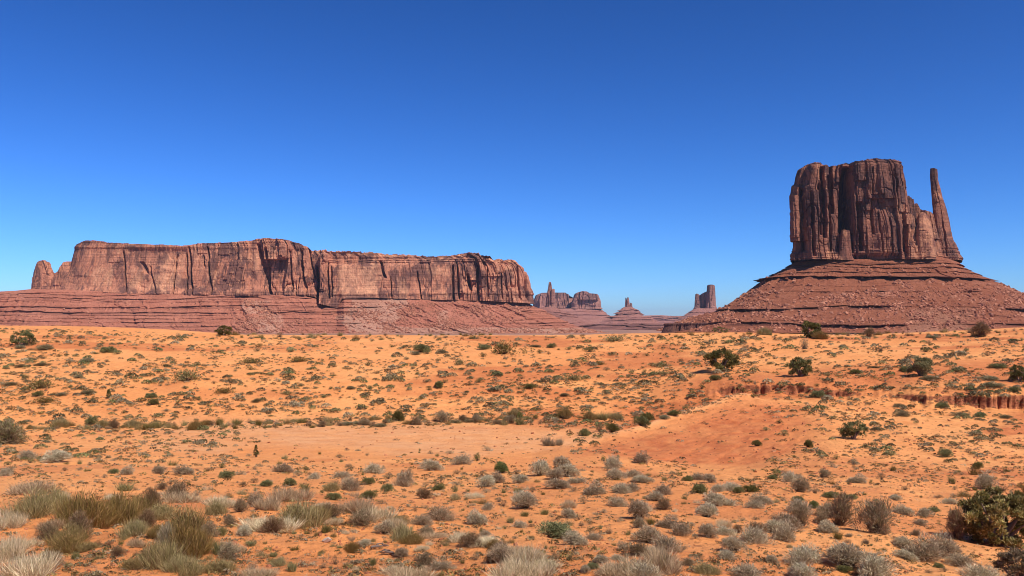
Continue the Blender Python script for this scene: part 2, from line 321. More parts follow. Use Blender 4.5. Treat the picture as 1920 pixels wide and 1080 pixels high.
# ---------------------------------------------------------------- buttes and mesas
def block(name, D, base, top, L, Rr, front, back, mat, parent, loc, disp=None, N=500, M=120, n=4.5, zdisp=None, attrs=None, exp_h=1.0, ends=None, caprings=8):
    """Rock mass with a closed plan outline. base/top: (photo column, row) lists at the front face; L/Rr: (h, column) side profiles;
    front/back: (h, metres) half depths; disp(px, py, x, y, z, arc, h, frontness) pushes the wall outwards in metres."""
    th = np.linspace(0, 2*np.pi, 6001); cu, sv = np.cos(th), np.sin(th)
    u = np.sign(cu)*np.abs(cu)**(2/n); v = np.sign(sv)*np.abs(sv)**(2/n)
    W = (pw(.5, Rr)-pw(.5, L))/2/F*D; ds = np.hypot(np.diff(u)*W, np.diff(v)*pw(.5, front)); wt = np.where((v[1:]+v[:-1]) < .6, 1, .22)
    cs = np.append(0, np.cumsum(ds*wt)); s = np.interp(np.linspace(0, cs[-1], N, endpoint=False), cs, np.arange(len(cs)))
    U = np.interp(s, np.arange(len(u)), u)[None]; V = np.interp(s, np.arange(len(v)), v)[None]
    arc = np.interp(s, np.arange(len(th)), np.append(0, np.cumsum(ds)))[None]
    h = (np.linspace(0, 1, M)**exp_h)[:, None]
    px = pw(h, L)+(U+1)/2*(pw(h, Rr)-pw(h, L)); pc = (pw(.5, L)+pw(.5, Rr))/2
    y = D+V*np.where(V < 0, pw(h, front), pw(h, back))
    x = (px-pc)/F*(D-.6*pw(h, front))+(pc-960)/F*y           # plan turned to face along its own bearing
    pt = 960+F*x/y
    zb = (HY-pw(pt, base))/F*(D-pw(0, front)); zt = (HY-pw(pt, top))/F*(D-pw(1, front)); z = zb+h*(zt-zb)
    arc = arc+0*x; fr = np.clip(-V*1.6, 0, 1)+0*x
    px2 = 960+F*x/y; py2 = HY-F*z/y
    tx = np.roll(x, -1, 1)-np.roll(x, 1, 1); ty = np.roll(y, -1, 1)-np.roll(y, 1, 1); ln = np.hypot(tx, ty)+1e-9
    nx, ny = ty/ln, -tx/ln
    global BLK
    BLK = (zb, zt, np.clip((-V-.72)/.24, 0, 1)+0*x)
    d = disp(px2, py2, x, y, z, arc, h+0*x, fr) if disp is not None else 0*x
    at = {}
    if isinstance(d, tuple): d, at = d
    x = x+nx*d; y = y+ny*d
    if zdisp is not None: z = z+zdisp(px2, x, y, z, h+0*x)
    rx, ry, rz = [x], [y], [z]; cx = x[-1].mean(); cy = D
    for k in range(1, caprings+1):             # top surface closes towards the middle line
        q = 1-k/caprings; q2 = q**.8
        yq = cy+(y[-1]-cy)*q; rx.append((x[-1]+(pc-960)/F*(yq-y[-1]))[None]); ry.append(yq[None]); rz.append((z[-1]+1.2*vn(x[-1]/9, y[-1]*q/9)*(1-q)+0*x[-1])[None])
    Xa = np.concatenate(rx); Ya = np.concatenate(ry); Za = np.concatenate(rz)
    fc = grid_faces(Xa.shape[0], N, True)
    A = {k: np.concatenate([a]+[a[-1:]]*caprings).ravel() for k, a in at.items()}
    o = mesh(name, np.stack([Xa, Ya, Za], -1).reshape(-1, 3), fc, mat, attrs.get('smooth', False) if attrs else False, A, parent=parent, loc=loc)
    return o, (x, y, z)
def cracks(px, py, lst):
    """list of (column at y0, column at y1, half width, depth m, y0, y1): vertical clefts in the front wall"""
    d = 0
    for a, b, w, dep, y0, y1 in lst:
        t = np.clip((py-y0)/(y1-y0), 0, 1); c = a+(b-a)*t+.8*vn(py/9., a*1.0+0*py)
        q = np.clip(1-np.abs(px-c)/w, 0, 1); q = np.minimum(q*1.8, 1)
        d = d-dep*q*SS(y0-3, y0+3, py)*SS(y1+3, y1-3, py)
    return d
def rockface(arc, z, k, seed, a=1.0):
    zr, (zb_, zt_, fr_) = z, BLK; hh = zt_-zb_; z = np.clip(z, zb_+.10*hh, zt_-.12*hh); a = a*(.22+.78*fr_)
    d = 0
    for la, lz, A in ((60, 150, 8.5), (27, 80, 4.), (11, 40, 1.9), (4.5, 14, .4)):
        c, e = cells(arc, z, la*k, lz*k, seed+la); d = d+A*k*c*SS(0, .035, e)-A*k*.30*SS(.03, 0, e)
    f = vn(arc/(17*k)+seed, z/(150*k)); d = d-6*k*np.exp(-(f/.05)**2)
    f = vn(arc/(13*k)+seed*2+.5*vn(z/(20*k), arc*0), z/(60*k)); d = d-2.*k*np.exp(-(f/.05)**2)
    d = d+1.6*k*fbm([arc/(13*k)+seed, z/(16*k)], 4)
    return d*a
def beds(z, arc, levels, amp, k=1):
    """ledge-forming beds: lip sticks out, undercut below. levels: (z, strength)"""
    d = 0
    for zl, s in levels:
        q = z-zl-3.5*k*vn(arc/(150*k), zl*1.)-1.2*k*vn(arc/(22*k), zl*2.); w = s*(.8+.6*vn(arc/(60*k), zl*.37+5)+.45*vn(arc/(17*k), zl*.7))
        w = np.clip(w, 0, 2.4)
        d = d+amp*w*(np.exp(-np.clip(q, 0, None)/(3.5*k))*(q >= 0)+(q < 0)*(-.9*np.exp(q/(1.6*k*(.7+.9*s)))))
    return d
def stairs(z, arc, k, amp, seed):               # many thin random beds
    out = 0
    for lz, A in ((7, 1.), (3.1, .5)):
        v = (z+2.5*k*vn(arc/(150*k)+seed, z*0)+.6*k*vn(arc/(16*k), z*0+seed))/(lz*k); i = np.floor(v); out = out+A*(_h(i, i*0+seed)*2-1)*SS(0, .12, v-i)
    return amp*out
yz = lambda py, Dd: (HY-py)/F*Dd
# ---- the big butte with its thumb (right)
DM = 1500.
mit = empty('sandstone_butte', (float((1640-960)/F*DM), DM, -34.))
tag(mit, 'tall dark red flat-topped butte with a thin thumb-like spire on its right shoulder', 'butte')
LOC = (float((1640-960)/F*DM), DM, -34.)
def d_tower(px, py, x, y, z, arc, h, fr):
    d = rockface(arc, z, .8, 3)
    d = d+fr*(cracks(px, py, [(1586,1582,11,66,316,436),(1586,1591,8,66,318,474),(1540,1545,4,20,314,445),(1556,1560,3.6,18,312,400),(1551,1557,2.6,9,330,470),(1535,1538,2.4,7,345,440),
        (1501,1507,8,18,352,470),(1520,1524,3.5,12,360,480),(1627,1629,1.6,6,318,366),(1664,1674,1.8,6,322,395),(1674,1682,1.5,6,305,350),(1604,1612,6,16,382,470),(1628,1632,3,9,372,440),(1640,1648,2,5,400,480),(1660,1664,2,5,410,480),(1690,1692,3,8,400,482),(1523,1522,2,6,400,480)]))
    d = d+fr*15*SS(1590, 1597, px)*SS(1688, 1664, px)*SS(486, 470, py)+fr*6*SS(1512, 1520, px)*SS(1560, 1548, px)
    d = d+fr*9*SS(1625, 1650, px)*SS(1692, 1676, px)*SS(385, 420, py-.5*(px-1650))      # paler lower apron, right
    d = d-fr*4*SS(350, 345, py)*SS(1530, 1515, px)                                      # step back above the left shoulder
    d = d+5*SS(462, 482, py)+stairs(z, arc, .6, 1.6, 2)*(SS(465, 472, py)+.8*SS(325, 312, py))
    d = d-4*SS(312, 302, py)
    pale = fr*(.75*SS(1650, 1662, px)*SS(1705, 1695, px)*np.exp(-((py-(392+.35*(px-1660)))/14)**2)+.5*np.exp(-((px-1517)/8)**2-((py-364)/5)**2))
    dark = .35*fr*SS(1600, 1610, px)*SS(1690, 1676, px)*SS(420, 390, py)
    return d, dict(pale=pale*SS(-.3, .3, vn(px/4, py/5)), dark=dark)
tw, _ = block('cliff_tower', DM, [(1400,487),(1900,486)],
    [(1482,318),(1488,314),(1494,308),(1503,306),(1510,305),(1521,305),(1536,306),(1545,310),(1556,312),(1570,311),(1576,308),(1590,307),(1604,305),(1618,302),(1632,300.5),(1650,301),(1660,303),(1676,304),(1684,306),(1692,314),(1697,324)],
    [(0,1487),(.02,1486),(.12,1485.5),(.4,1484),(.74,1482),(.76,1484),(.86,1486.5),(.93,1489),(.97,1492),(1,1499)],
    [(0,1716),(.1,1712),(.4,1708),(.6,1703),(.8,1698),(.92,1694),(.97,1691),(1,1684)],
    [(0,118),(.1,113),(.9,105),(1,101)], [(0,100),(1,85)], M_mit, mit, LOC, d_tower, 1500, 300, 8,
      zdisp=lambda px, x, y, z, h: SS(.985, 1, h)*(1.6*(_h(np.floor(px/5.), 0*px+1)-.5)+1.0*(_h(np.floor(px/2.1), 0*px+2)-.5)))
def d_rock(seed, k=.55, a=1.0, extra=None, pale=0):
    def f(px, py, x, y, z, arc, h, fr):
        d = rockface(arc, z, k, seed, a)+4*k*SS(.14, 0, h)+stairs(z, arc, .5, 1.3, seed)*SS(.2, .05, h)
        if extra is not None: d = d+fr*extra(px, py)
        return (d, dict(pale=pale*SS(-.6, .5, vn(px/6, py/9))*fr)) if pale else d
    return f
# shoulder masses between tower and thumb, each its own fin
block('buttress', DM-8, [(1680,486),(1820,485)], [(1690,372),(1700,368),(1706,366),(1710,372),(1716,392),(1722,396)], [(0,1686),(1,1697)], [(0,1726),(.5,1722),(1,1712)], [(0,95),(1,70)], [(0,60),(1,60)], M_mit, mit, LOC, d_rock(5), 260, 120, 3.5)
block('buttress', DM+5, [(1680,486),(1820,485)], [(1700,398),(1706,395),(1710,384),(1716,380),(1722,381),(1727,390),(1732,394),(1744,398),(1750,408),(1756,420)], [(0,1696),(1,1706)], [(0,1778),(.6,1764),(1,1753)], [(0,60),(1,48)], [(0,60),(1,60)], M_mit, mit, LOC, d_rock(6, pale=.35), 360, 130, 3.5)
block('buttress', DM-92, [(1680,486),(1820,485)], [(1700,410),(1704,402),(1712,401),(1716,408)], [(0,1692),(.6,1696),(1,1700)], [(0,1726),(.6,1722),(1,1715)], [(0,40),(1,24)], [(0,40),(1,24)], M_mit, mit, LOC, d_rock(8, pale=.5), 220, 110, 3)
block('buttress', DM-84, [(1680,486),(1820,485)], [(1714,424),(1718,408),(1724,399),(1732,397),(1740,404),(1747,416),(1753,436)], [(0,1714),(.5,1712),(.9,1716),(1,1722)], [(0,1757),(.5,1755),(.85,1748),(1,1738)], [(0,48),(.6,44),(.9,24),(1,8)], [(0,40),(1,10)], M_mit, mit, LOC, d_rock(9, .5, .45, pale=.7), 260, 120, 2.8)
block('pillar', DM-108, [(1560,487),(1620,487)], [(1575,438),(1578,431),(1586,430),(1594,432),(1597,438)], [(0,1569),(.5,1573),(1,1577)], [(0,1601),(1,1595)], [(0,22),(1,13)], [(0,22),(1,13)], M_mit, mit, LOC, d_rock(12, .45, .8), 180, 80, 3)
block('spire', DM+5, [(1700,486),(1850,487)], [(1742,317),(1745,315.5),(1750,315),(1755,315.5),(1758,317)],
    [(0,1754),(.08,1753.5),(.3,1752),(.5,1749.5),(.65,1747.5),(.8,1745.5),(.93,1743.5),(1,1744)],
    [(0,1804),(.04,1803.5),(.09,1799),(.16,1796),(.22,1790),(.33,1784),(.46,1780),(.55,1776),(.62,1773),(.7,1767),(.8,1763),(.9,1758),(.95,1758),(1,1757)],
    [(0,56),(.2,42),(.5,26),(.8,14),(1,8)], [(0,50),(.5,26),(1,8)], M_mit, mit, LOC, d_rock(15, .5, .62, lambda px, py: cracks(px, py, [(1768,1776,1.6,6,400,480),(1787,1793,1.4,4,440,484)])), 360, 260, 3.0)
def d_talus(levels, amp, k, seed, rub, scree=None, und=1.0, edge=1.0):
    def f(px, py, x, y, z, arc, h, fr):
        g1 = fbm([arc/(110*k)+seed, z/(60*k)], 4); rb = SS(.0, .45, rub(px, py)+.5*g1)
        d = 14*k*und*g1*np.clip(1.1-h, 0, 1)+beds(z, arc, levels, amp, k)*(1-.85*rb)+stairs(z, arc, k, 1.3*k, seed)*(1-.7*rb)*SS(-.5, .5, vn(arc/(40*k), z/(9*k)+seed))*1.2
        gul = fbm([arc/(30*k)+seed+.6*vn(arc/(14*k), z/(12*k)), z/(90*k)], 3); d = d+9*k*und*gul*SS(1, .8, h)*SS(0, .15, h)
        d = d+(1.0+2.2*rb)*k*fbm([arc/(7*k), z/(4*k)+seed], 4)+.9*k*fbm([arc/(2.4*k), z/(1.6*k)], 2)*(.4+rb)
        led = 0
        for zl, s in levels: led = np.maximum(led, np.exp(-((z-zl+2.2*k)/(2.0*k))**2)*np.clip(s*(.5+.8*vn(arc/(55*k), zl*.37+5)), 0, 1))
        sc_ = SS(.1, .5, scree(px, py)+.25*g1) if scree is not None else 0*x
        return d*SS(1.0, .965, h)*edge, dict(scree=sc_, ledge=led*(1-rb)*.8)
    return f
DF = 1500-185
LEV = [(yz(497,1410),.5),(yz(503,1400),.45),(yz(512,1395),.4),(yz(521,1385),2.0),(yz(549,1360),.5),(yz(578,1325),1.5),(yz(606,1300),1.6)]
def mrub(px, py):
    px = px+22*vn(px/30., py/14.)
    return -.35+.9*SS(1640, 1690, px-.3*(py-560))*SS(545, 570, py)*SS(1925, 1860, px)+.8*SS(1700, 1740, px)*SS(515, 540, py)*SS(1830, 1790, px)+.75*SS(540, 552, py)*SS(576, 566, py)+.7*SS(583, 590, py)*SS(604, 597, py)
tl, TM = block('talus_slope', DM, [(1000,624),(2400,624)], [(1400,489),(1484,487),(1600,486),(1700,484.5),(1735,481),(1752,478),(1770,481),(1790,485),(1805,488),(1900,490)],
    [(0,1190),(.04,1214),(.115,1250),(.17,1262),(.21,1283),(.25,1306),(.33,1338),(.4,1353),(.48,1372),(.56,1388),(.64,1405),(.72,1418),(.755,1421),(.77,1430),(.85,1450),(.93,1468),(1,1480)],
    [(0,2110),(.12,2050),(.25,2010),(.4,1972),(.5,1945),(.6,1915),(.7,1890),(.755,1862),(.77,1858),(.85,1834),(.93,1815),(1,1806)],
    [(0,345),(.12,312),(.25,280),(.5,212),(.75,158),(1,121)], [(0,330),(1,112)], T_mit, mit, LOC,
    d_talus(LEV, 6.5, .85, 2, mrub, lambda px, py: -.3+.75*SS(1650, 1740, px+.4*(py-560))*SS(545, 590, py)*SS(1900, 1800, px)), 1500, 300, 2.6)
# low ledge in front on the left, dark vertical joints
def d_ledge(px, py, x, y, z, arc, h, fr):
    d = rockface(arc, z, .28, 21, .9); c, e = cells(arc, z, 16, 60, 4); d = d-6*SS(.2, .6, c)*SS(0, .15, e)
    return d+2*SS(.75, .95, h), dict(dark=.35+0*d)
M_ledge = cliff_mat('ledge_rock', (.25, .10, .065), (.20, .08, .055), (.08, .038, .03), (.36, .17, .11), .7, .25)
block('rock_ledge', 1290, [(1200,626),(1700,626)], [(1240,607.5),(1255,607),(1330,605),(1420,604.5),(1500,606),(1560,610),(1600,614)], [(0,1238),(1,1246)], [(0,1640),(1,1600)], [(0,40),(1,32)], [(0,60),(1,60)], M_ledge, mit, LOC, d_ledge, 900, 40, 5)
# ---- the long mesa (left)
DE = 2500.
LOE = (float((520-960)/F*DE), DE, -34.)
mesa = empty('long_mesa', LOE)
tag(mesa, 'long flat-topped mesa of pink and dark-streaked cliffs filling the left horizon', 'mesa')
MT = [(130,476),(134,472),(138,463),(143,456),(150,452.5),(160,450.5),(172,450),(190,452),(205,455),(235,456),(260,457.5),(300,458.5),(340,460.5),(360,458),(380,455.5),(420,454),(455,451.5),(470,449.5),(482,447.2),(500,447),(522,448),(541,449.5),(546,452),(560,456),(574,462),(580,466),(584,470),(596,469),(606,468.5),(614,470),(640,470),(660,471.5),(700,473),(722,476),(745,476.5),(790,479),(812,480.5),(835,478.5),(850,478),(866,475),(880,473.5),(898,474.5),(903,481),(912,484),(930,485.5),(950,485.5),(966,487),(972,490),(981,494),(988,499),(992,505)]
MB = [(50,542),(120,543.5),(200,548),(260,551),(330,553),(420,555),(470,555),(520,553),(560,553),(590,556),(600,569),(634,578),(642,560),(700,558.5),(760,560.5),(850,563),(900,563.5),(1000,569)]
def d_mesa(px, py, x, y, z, arc, h, fr):
    # quiet vs fluted stretches of wall, as in the photo
    flu = .38+.9*SS(480, 500, px)*SS(625, 612, px)+.9*SS(845, 860, px)*SS(1000, 960, px)+.5*SS(380, 400, px)*SS(480, 470, px)
    flu = flu*(1-.75*SS(624, 640, px+4*vn(py/9., 2))*SS(722, 705, px)*SS(497, 508, py))
    d = rockface(arc, z, 1.15, 31)*flu
    d = d+fr*cracks(px, py, [(232,238,2.4,22,472,556),(265,276,5,13,492,512),(349,351,2.2,20,476,550),(354,362,2.6,26,464,556),(389,397,2.2,26,464,556),(381,384,2,10,480,500),(484,506,4.2,22,458,552),(500,504,3.5,14,465,550),(544,548,2.5,14,470,548),(565,573,3,20,470,548),(577,590,2.5,16,466,520),
        (594,596,2.2,26,500,562),(612,618,3,20,490,560),(621,623,2,16,500,556),(712,722,3.4,22,490,520),(733,735,1.4,14,520,562),(782,790,1.8,16,510,562),(849,851,2.6,24,498,562),(857,860,2,18,498,562),(877,882,3.5,20,515,545),(896,897,3,26,497,563),(913,916,2,14,505,560),(940,942,1.6,10,500,560),(972,975,2,12,500,563),(985,988,2,12,505,563),(280,293,2.6,10,500,552),(330,324,2.2,12,478,552)])
    d = d+fr*24*SS(600, 603, px)*SS(615, 612, px)*SS(474, 478, py)                          # the free-standing pillar
    d = d+fr*14*SS(636, 600, px)*SS(596, 600, px)*SS(548, 560, py)
    d = d-fr*8*SS(235, 242, px)*SS(352, 345, px)*SS(508, 496, py+4*vn(px/13., 3.))*SS(462, 474, py)*.7   # alcove under the rim
    d = d-fr*14*SS(500, 486, py+.04*(px-700)+4*vn(px/24., 4)+2*vn(px/7., 4))*SS(610, 625, px)                              # the rim beds step back
    d = d+stairs(z, arc, 1.1, 3.4, 5)*np.clip(SS(500, 490, py)*SS(600, 620, px)+SS(470, 462, py)+.5*SS(540, 548, py), 0, 1)
    d = d+7*SS(536, 552, py)
    px, py = px+7*vn(px/13., py/13.), py+5*vn(px/11.+9, py/11.)
    pale = fr*np.clip(.9*SS(626, 640, px)*SS(718, 702, px)*SS(495, 505, py)*SS(560, 550, py)+.8*SS(462, 470, px)*SS(488, 478, px)*SS(462, 475, py)*SS(512, 500, py)
        +.75*SS(238, 242, px)*SS(272, 262, px)*SS(505, 512, py)*SS(545, 535, py)+.7*SS(280, 285, px)*SS(322, 315, px)*SS(512, 520, py)*SS(548, 540, py)+.6*SS(168, 178, px)*SS(214, 206, px)*SS(495, 510, py)*SS(540, 530, py)
        +.5*SS(300, 310, px)*SS(345, 335, px)*SS(478, 486, py)*SS(545, 530, py)+.55*SS(740, 745, px)*SS(770, 760, px)*SS(515, 525, py)+.5*SS(800, 810, px)*SS(845, 836, px)*SS(498, 503, py)*SS(525, 515, py), 0, 1)
    dark = fr*np.clip(.7*SS(288, 294, px)*SS(318, 310, px)*SS(476, 484, py)*SS(512, 500, py)+.6*SS(136, 142, px)*SS(160, 150, px)*SS(495, 505, py)*SS(530, 520, py)+.65*SS(748, 756, px)*SS(780, 772, px)*SS(500, 506, py)*SS(530, 522, py)+.65*SS(782, 790, px)*SS(812, 806, px)*SS(520, 526, py)*SS(556, 550, py)+.55*SS(545, 552, py)+.4*SS(246,254,px)*SS(262,256,px)*SS(480,485,py)*SS(510,500,py), 0, 1)
    cap = SS(6, 1, py-pw(px, MT))*SS(585, 600, px)
    return d, dict(pale=np.clip(pale*(.75+.4*vn(px/6, py/8))+cap*.8, 0, 1), dark=dark*SS(-.5, .3, vn(px/5, py/11)))
block('cliff_wall', DE, MB, MT, [(0,112),(.2,114),(.35,120),(.5,126),(.62,130),(.8,133),(1,141)], [(0,998),(.3,996.5),(.6,995),(.8,991),(.9,986),(1,968)], [(0,150),(.2,138),(1,118)], [(0,200),(1,170)], M_mesa, mesa, LOE, d_mesa, 2600, 170, 8,
      zdisp=lambda px, x, y, z, h: SS(.97, 1, h)*2.2*vn(px/2.2, y*0+3)*SS(590, 600, px)+SS(.97, 1, h)*1.0*vn(px/5, y*0+1))
block('pinnacle', DE-60, [(0,543),(200,545)], [(58,520),(61,506),(66,494),(72,489),(80,487.5),(86,488),(90,491),(94,496),(98,501),(101,505)], [(0,58),(.4,59),(.8,62),(1,69)], [(0,108),(.5,103),(.75,98),(.9,91),(1,86)], [(0,40),(1,18)], [(0,50),(1,18)], M_mesa, mesa, LOE, d_rock(33, .7, .7), 280, 100, 3)
block('pinnacle', DE-55, [(0,543),(200,545)], [(84,494),(88,490),(93,492),(96,500)], [(0,80),(1,85)], [(0,112),(.5,106),(1,96)], [(0,40),(1,18)], [(0,40),(1,18)], M_mesa, mesa, LOE, d_rock(34, .6, .7), 200, 80, 3)
block('pinnacle', DE-30, [(0,543),(200,547)], [(90,513),(103,511),(108,507),(113,497),(118,491.5),(124,490),(130,490),(136,490)], [(0,84),(.75,92),(1,96)], [(0,150),(1,146)], [(0,80),(1,60)], [(0,60),(1,60)], M_mesa, mesa, LOE, d_rock(35, .8, .7), 300, 90, 3)
def erub(px, py):
    px = px+26*vn(px/38., py/13.)+9*vn(px/9., py/5.)
    return -.4+.95*SS(425, 460, px)*SS(545, 430, px-2.2*(py-560))*SS(560, 580, py)+.9*SS(650, 700, px+.6*(py-600))*SS(1010, 960, px)+.5*SS(115, 140, px)*SS(250, 200, px)*SS(575, 590, py)
def escr(px, py):
    px = px+24*vn(px/33.+5, py/11.)+9*vn(px/8., py/5.)
    return -.45+.95*SS(440, 470, px-.3*(py-560))*SS(545, 500, px)*SS(556, 566, py)+.9*SS(636, 650, px)*SS(790, 740, px)+1.0*np.exp(-((px-(835-.3*(600-py)))/14)**2)*SS(570, 590, py)+1.1*SS(610, 618, py)*SS(700, 780, px)
LE = [(yz(p, 2290), s) for p, s in ((552,.5),(559,.6),(565,.3),(574,.9),(580,.3),(585,.8),(590,.4),(597,.4),(604,.7),(611,.5),(617,.3))]
_, TE = block('talus_slope', DE, [(-900,632),(1400,632)], [(-900,550),(0,546.5),(30,545),(58,542),(120,543),(200,547),(330,552),(480,554),(560,553),(592,560),(604,573),(632,577),(645,560),(760,560),(850,563),(1000,569)],
    [(0,-900),(1,-700)], [(0,1170),(.06,1150),(.12,1122),(.22,1100),(.32,1080),(.45,1062),(.6,1045),(.8,1020),(.93,1005),(1,1000)], [(0,400),(.06,345),(.5,240),(1,152)], [(0,400),(1,205)], T_mesa, mesa, LOE,
    d_talus(LE, 6.2, 1.3, 41, erub, escr), 2600, 190, 6)
# ---- far buttes between the two
def butte(name, label, cat, cx, D, parts, mc=M_far, mt=T_far):
    loc = (float((cx-960)/F*D), D, -34.); e = empty(name, loc); tag(e, label, cat)
    for p in parts:
        nm, Dp, ba, to, l, r, fr_, bk, kind, kw = p
        f = (d_rock(kw.get('seed', 50), kw.get('k', 1.6), kw.get('a', .8), kw.get('extra')) if kind == 'c' else
             d_talus([(yz(q, Dp), s) for q, s in kw.get('lev', ())], kw.get('amp', 9), kw.get('k', 2.4), kw.get('seed', 60), lambda px, py: -.3+0*px, kw.get('scree'), .8))
        block(nm, Dp, ba, to, l, r, fr_, bk, mc if kind == 'c' else mt, e, loc, f, kw.get('N', 400), kw.get('M', 90), kw.get('n', 4), caprings=5)
butte('rock_spire', 'slender pointed rock spire standing just right of the long mesa', 'rock spire', 1031, 4000, [
    ('spire', 4000, [(1000,577),(1060,577)], [(1024,540),(1027,532),(1030,528.5),(1033,529),(1036,538)], [(0,1023),(.3,1024),(.7,1026.5),(1,1029)], [(0,1041),(.4,1038),(.7,1036.5),(.9,1034.5),(1,1033)], [(0,28),(1,8)], [(0,28),(1,8)], 'c', dict(seed=51, k=.9, N=160)),
    ('buttress', 3990, [(1000,577),(1060,577)], [(1034,545),(1037,541),(1040,544)], [(0,1030),(1,1035)], [(0,1041),(1,1039)], [(0,22),(1,8)], [(0,22),(1,8)], 'c', dict(seed=52, k=.8, N=120)),
    ('talus_slope', 4000, [(850,632),(1250,632)], [(1000,579),(1020,576.5),(1030,575.5),(1042,577),(1060,579)], [(0,900),(.5,962),(1,1012)], [(0,1230),(.2,1175),(.4,1135),(.7,1080),(1,1045)], [(0,420),(1,50)], [(0,400),(1,50)], 't', dict(seed=61, k=1.8, lev=((586,.7),(592,.9),(598,.8),(605,.6),(612,.8))))])
butte('far_mesa', 'hazy flat mesa of two pale cliffs behind the slender spire', 'mesa', 1065, 6500, [
    ('cliff_wall', 6700, [(980,578),(1100,578)], [(996,562),(1001,556),(1006,552),(1014,549),(1030,548.5),(1060,548.5),(1066,552),(1072,556),(1080,560)], [(0,999),(.6,999),(1,1004)], [(0,1085),(1,1078)], [(0,180),(1,150)], [(0,200),(1,150)], 'c', dict(seed=53, N=420, k=2.6, extra=lambda px, py: -60*SS(1066, 1070, px))),
    ('cliff_wall', 6500, [(1060,579),(1140,579)], [(1072,556),(1078,551),(1086,547.5),(1092,546),(1100,546.5),(1106,550),(1116,551),(1122,553)], [(0,1070),(.5,1071),(1,1076)], [(0,1127),(.6,1126),(1,1122)], [(0,170),(1,140)], [(0,200),(1,150)], 'c', dict(seed=54, N=420, k=2.6)),
    ('talus_slope', 6600, [(800,620),(1300,620)], [(980,580),(1060,578.5),(1130,579)], [(0,860),(1,980)], [(0,1240),(.3,1185),(.55,1152),(.75,1138),(1,1128)], [(0,700),(1,260)], [(0,600),(1,230)], 't', dict(seed=62, k=3, lev=((585,.6),(590,.8),(596,.5))))])
butte('twin_spire_butte', 'small cone butte topped by a cluster of thin spires at centre horizon', 'butte', 1178, 5600, [
    ('spire', 5600, [(1165,577),(1190,577)], [(1172,560),(1173.5,557.5),(1175,561),(1175.6,562)], [(0,1171.5),(1,1172.6)], [(0,1177.5),(1,1175)], [(0,22),(1,8)], [(0,22),(1,8)], 'c', dict(seed=55, k=.9, N=110)),
    ('spire', 5590, [(1165,577),(1190,577)], [(1175.6,559),(1177.2,556.5),(1179,559),(1180,563)], [(0,1175),(1,1176)], [(0,1183),(.5,1181),(1,1179)], [(0,22),(1,8)], [(0,22),(1,8)], 'c', dict(seed=56, k=.9, N=110)),
    ('spire', 5610, [(1165,577),(1190,577)], [(1180.5,569),(1182.5,567.5),(1185,569),(1186,571)], [(0,1180),(1,1181)], [(0,1186.5),(1,1185)], [(0,22),(1,8)], [(0,22),(1,8)], 'c', dict(seed=57, k=.9, N=110)),
    ('talus_slope', 5600, [(950,622),(1400,622)], [(1164,577),(1172,575.5),(1184,575.5),(1190,578)], [(0,1050),(.25,1110),(.5,1136),(.62,1142),(.65,1152),(.85,1162),(1,1169)], [(0,1300),(.25,1245),(.5,1222),(.62,1217),(.66,1204),(.85,1196),(1,1189)], [(0,560),(.5,300),(1,50)], [(0,560),(1,50)], 't', dict(seed=63, k=2.2, lev=((582,1),(586,1.2),(589,1),(594,.7),(600,.8)), amp=12, N=700, M=120))])
butte('castle_butte', 'grey castle-like butte with one tall round tower left of the big butte', 'butte', 1322, 5200, [
    ('cliff_tower', 5200, [(1290,579),(1350,579)], [(1325,536),(1328,534),(1334,533.5),(1339,535),(1341,538)], [(0,1323),(.6,1325),(1,1326)], [(0,1343),(.5,1341.5),(1,1340)], [(0,55),(1,36)], [(0,55),(1,36)], 'c', dict(seed=58, k=1.2, N=200, n=3)),
    ('cliff_wall', 5250, [(1290,579),(1350,579)], [(1304,556),(1309,552),(1313,553),(1316,551),(1319,549),(1322,548),(1327,546)], [(0,1304),(1,1306)], [(0,1330),(1,1330)], [(0,40),(1,30)], [(0,60),(1,40)], 'c', dict(seed=59, k=1.2, N=260)),
    ('buttress', 5170, [(1290,579),(1350,579)], [(1303,553),(1306,550.5),(1309,551),(1311,554)], [(0,1302),(1,1304)], [(0,1312),(1,1310)], [(0,35),(1,22)], [(0,35),(1,22)], 'c', dict(seed=60, k=1.1, N=160, n=3)),
    ('talus_slope', 5200, [(1100,622),(1600,622)], [(1290,580),(1310,578),(1345,578.5)], [(0,1190),(.3,1240),(.5,1270),(.68,1279),(.72,1286),(1,1300)], [(0,1500),(1,1346)], [(0,480),(1,80)], [(0,480),(1,80)], 't', dict(seed=64, k=2.2, lev=((586,1),(592,.8),(598,.8))))])
pl = empty('far_plateau', (1500., 9000., -34.)); tag(pl, kind='structure')
block('plateau', 9000, [(600,622),(1700,622)], [(900,592.5),(1180,592),(1240,591),(1262,592.3),(1290,592.6),(1400,592)], [(0,860),(1,900)], [(0,1520),(1,1480)], [(0,1400),(.4,1300),(.6,600),(1,500)], [(0,900),(1,700)], T_far, pl, (1500., 9000., -34.),
      d_talus([(yz(q, 8400), s) for q, s in ((594,.8),(598,.8),(603,.6))], 14, 4, 71, lambda px, py: -.3+0*px), 700, 60, 5)
fp = empty('low_terraces', (500., 3300., -34.)); tag(fp, kind='structure')
block('terrace', 3300, [(900,632),(1500,632)], [(980,622),(1080,612),(1120,609),(1200,606.5),(1330,604),(1420,604)], [(0,960),(.5,1010),(1,1080)], [(0,1600),(1,1500)], [(0,700),(.45,420),(.55,380),(1,200)], [(0,500),(1,300)], T_far, fp, (500., 3300., -34.),
      d_talus([(yz(q, 2900), s) for q, s in ((608,1.2),(613,1.4),(618,1.2))], 14, 2, 72, lambda px, py: -.3+0*px), 900, 70, 3)
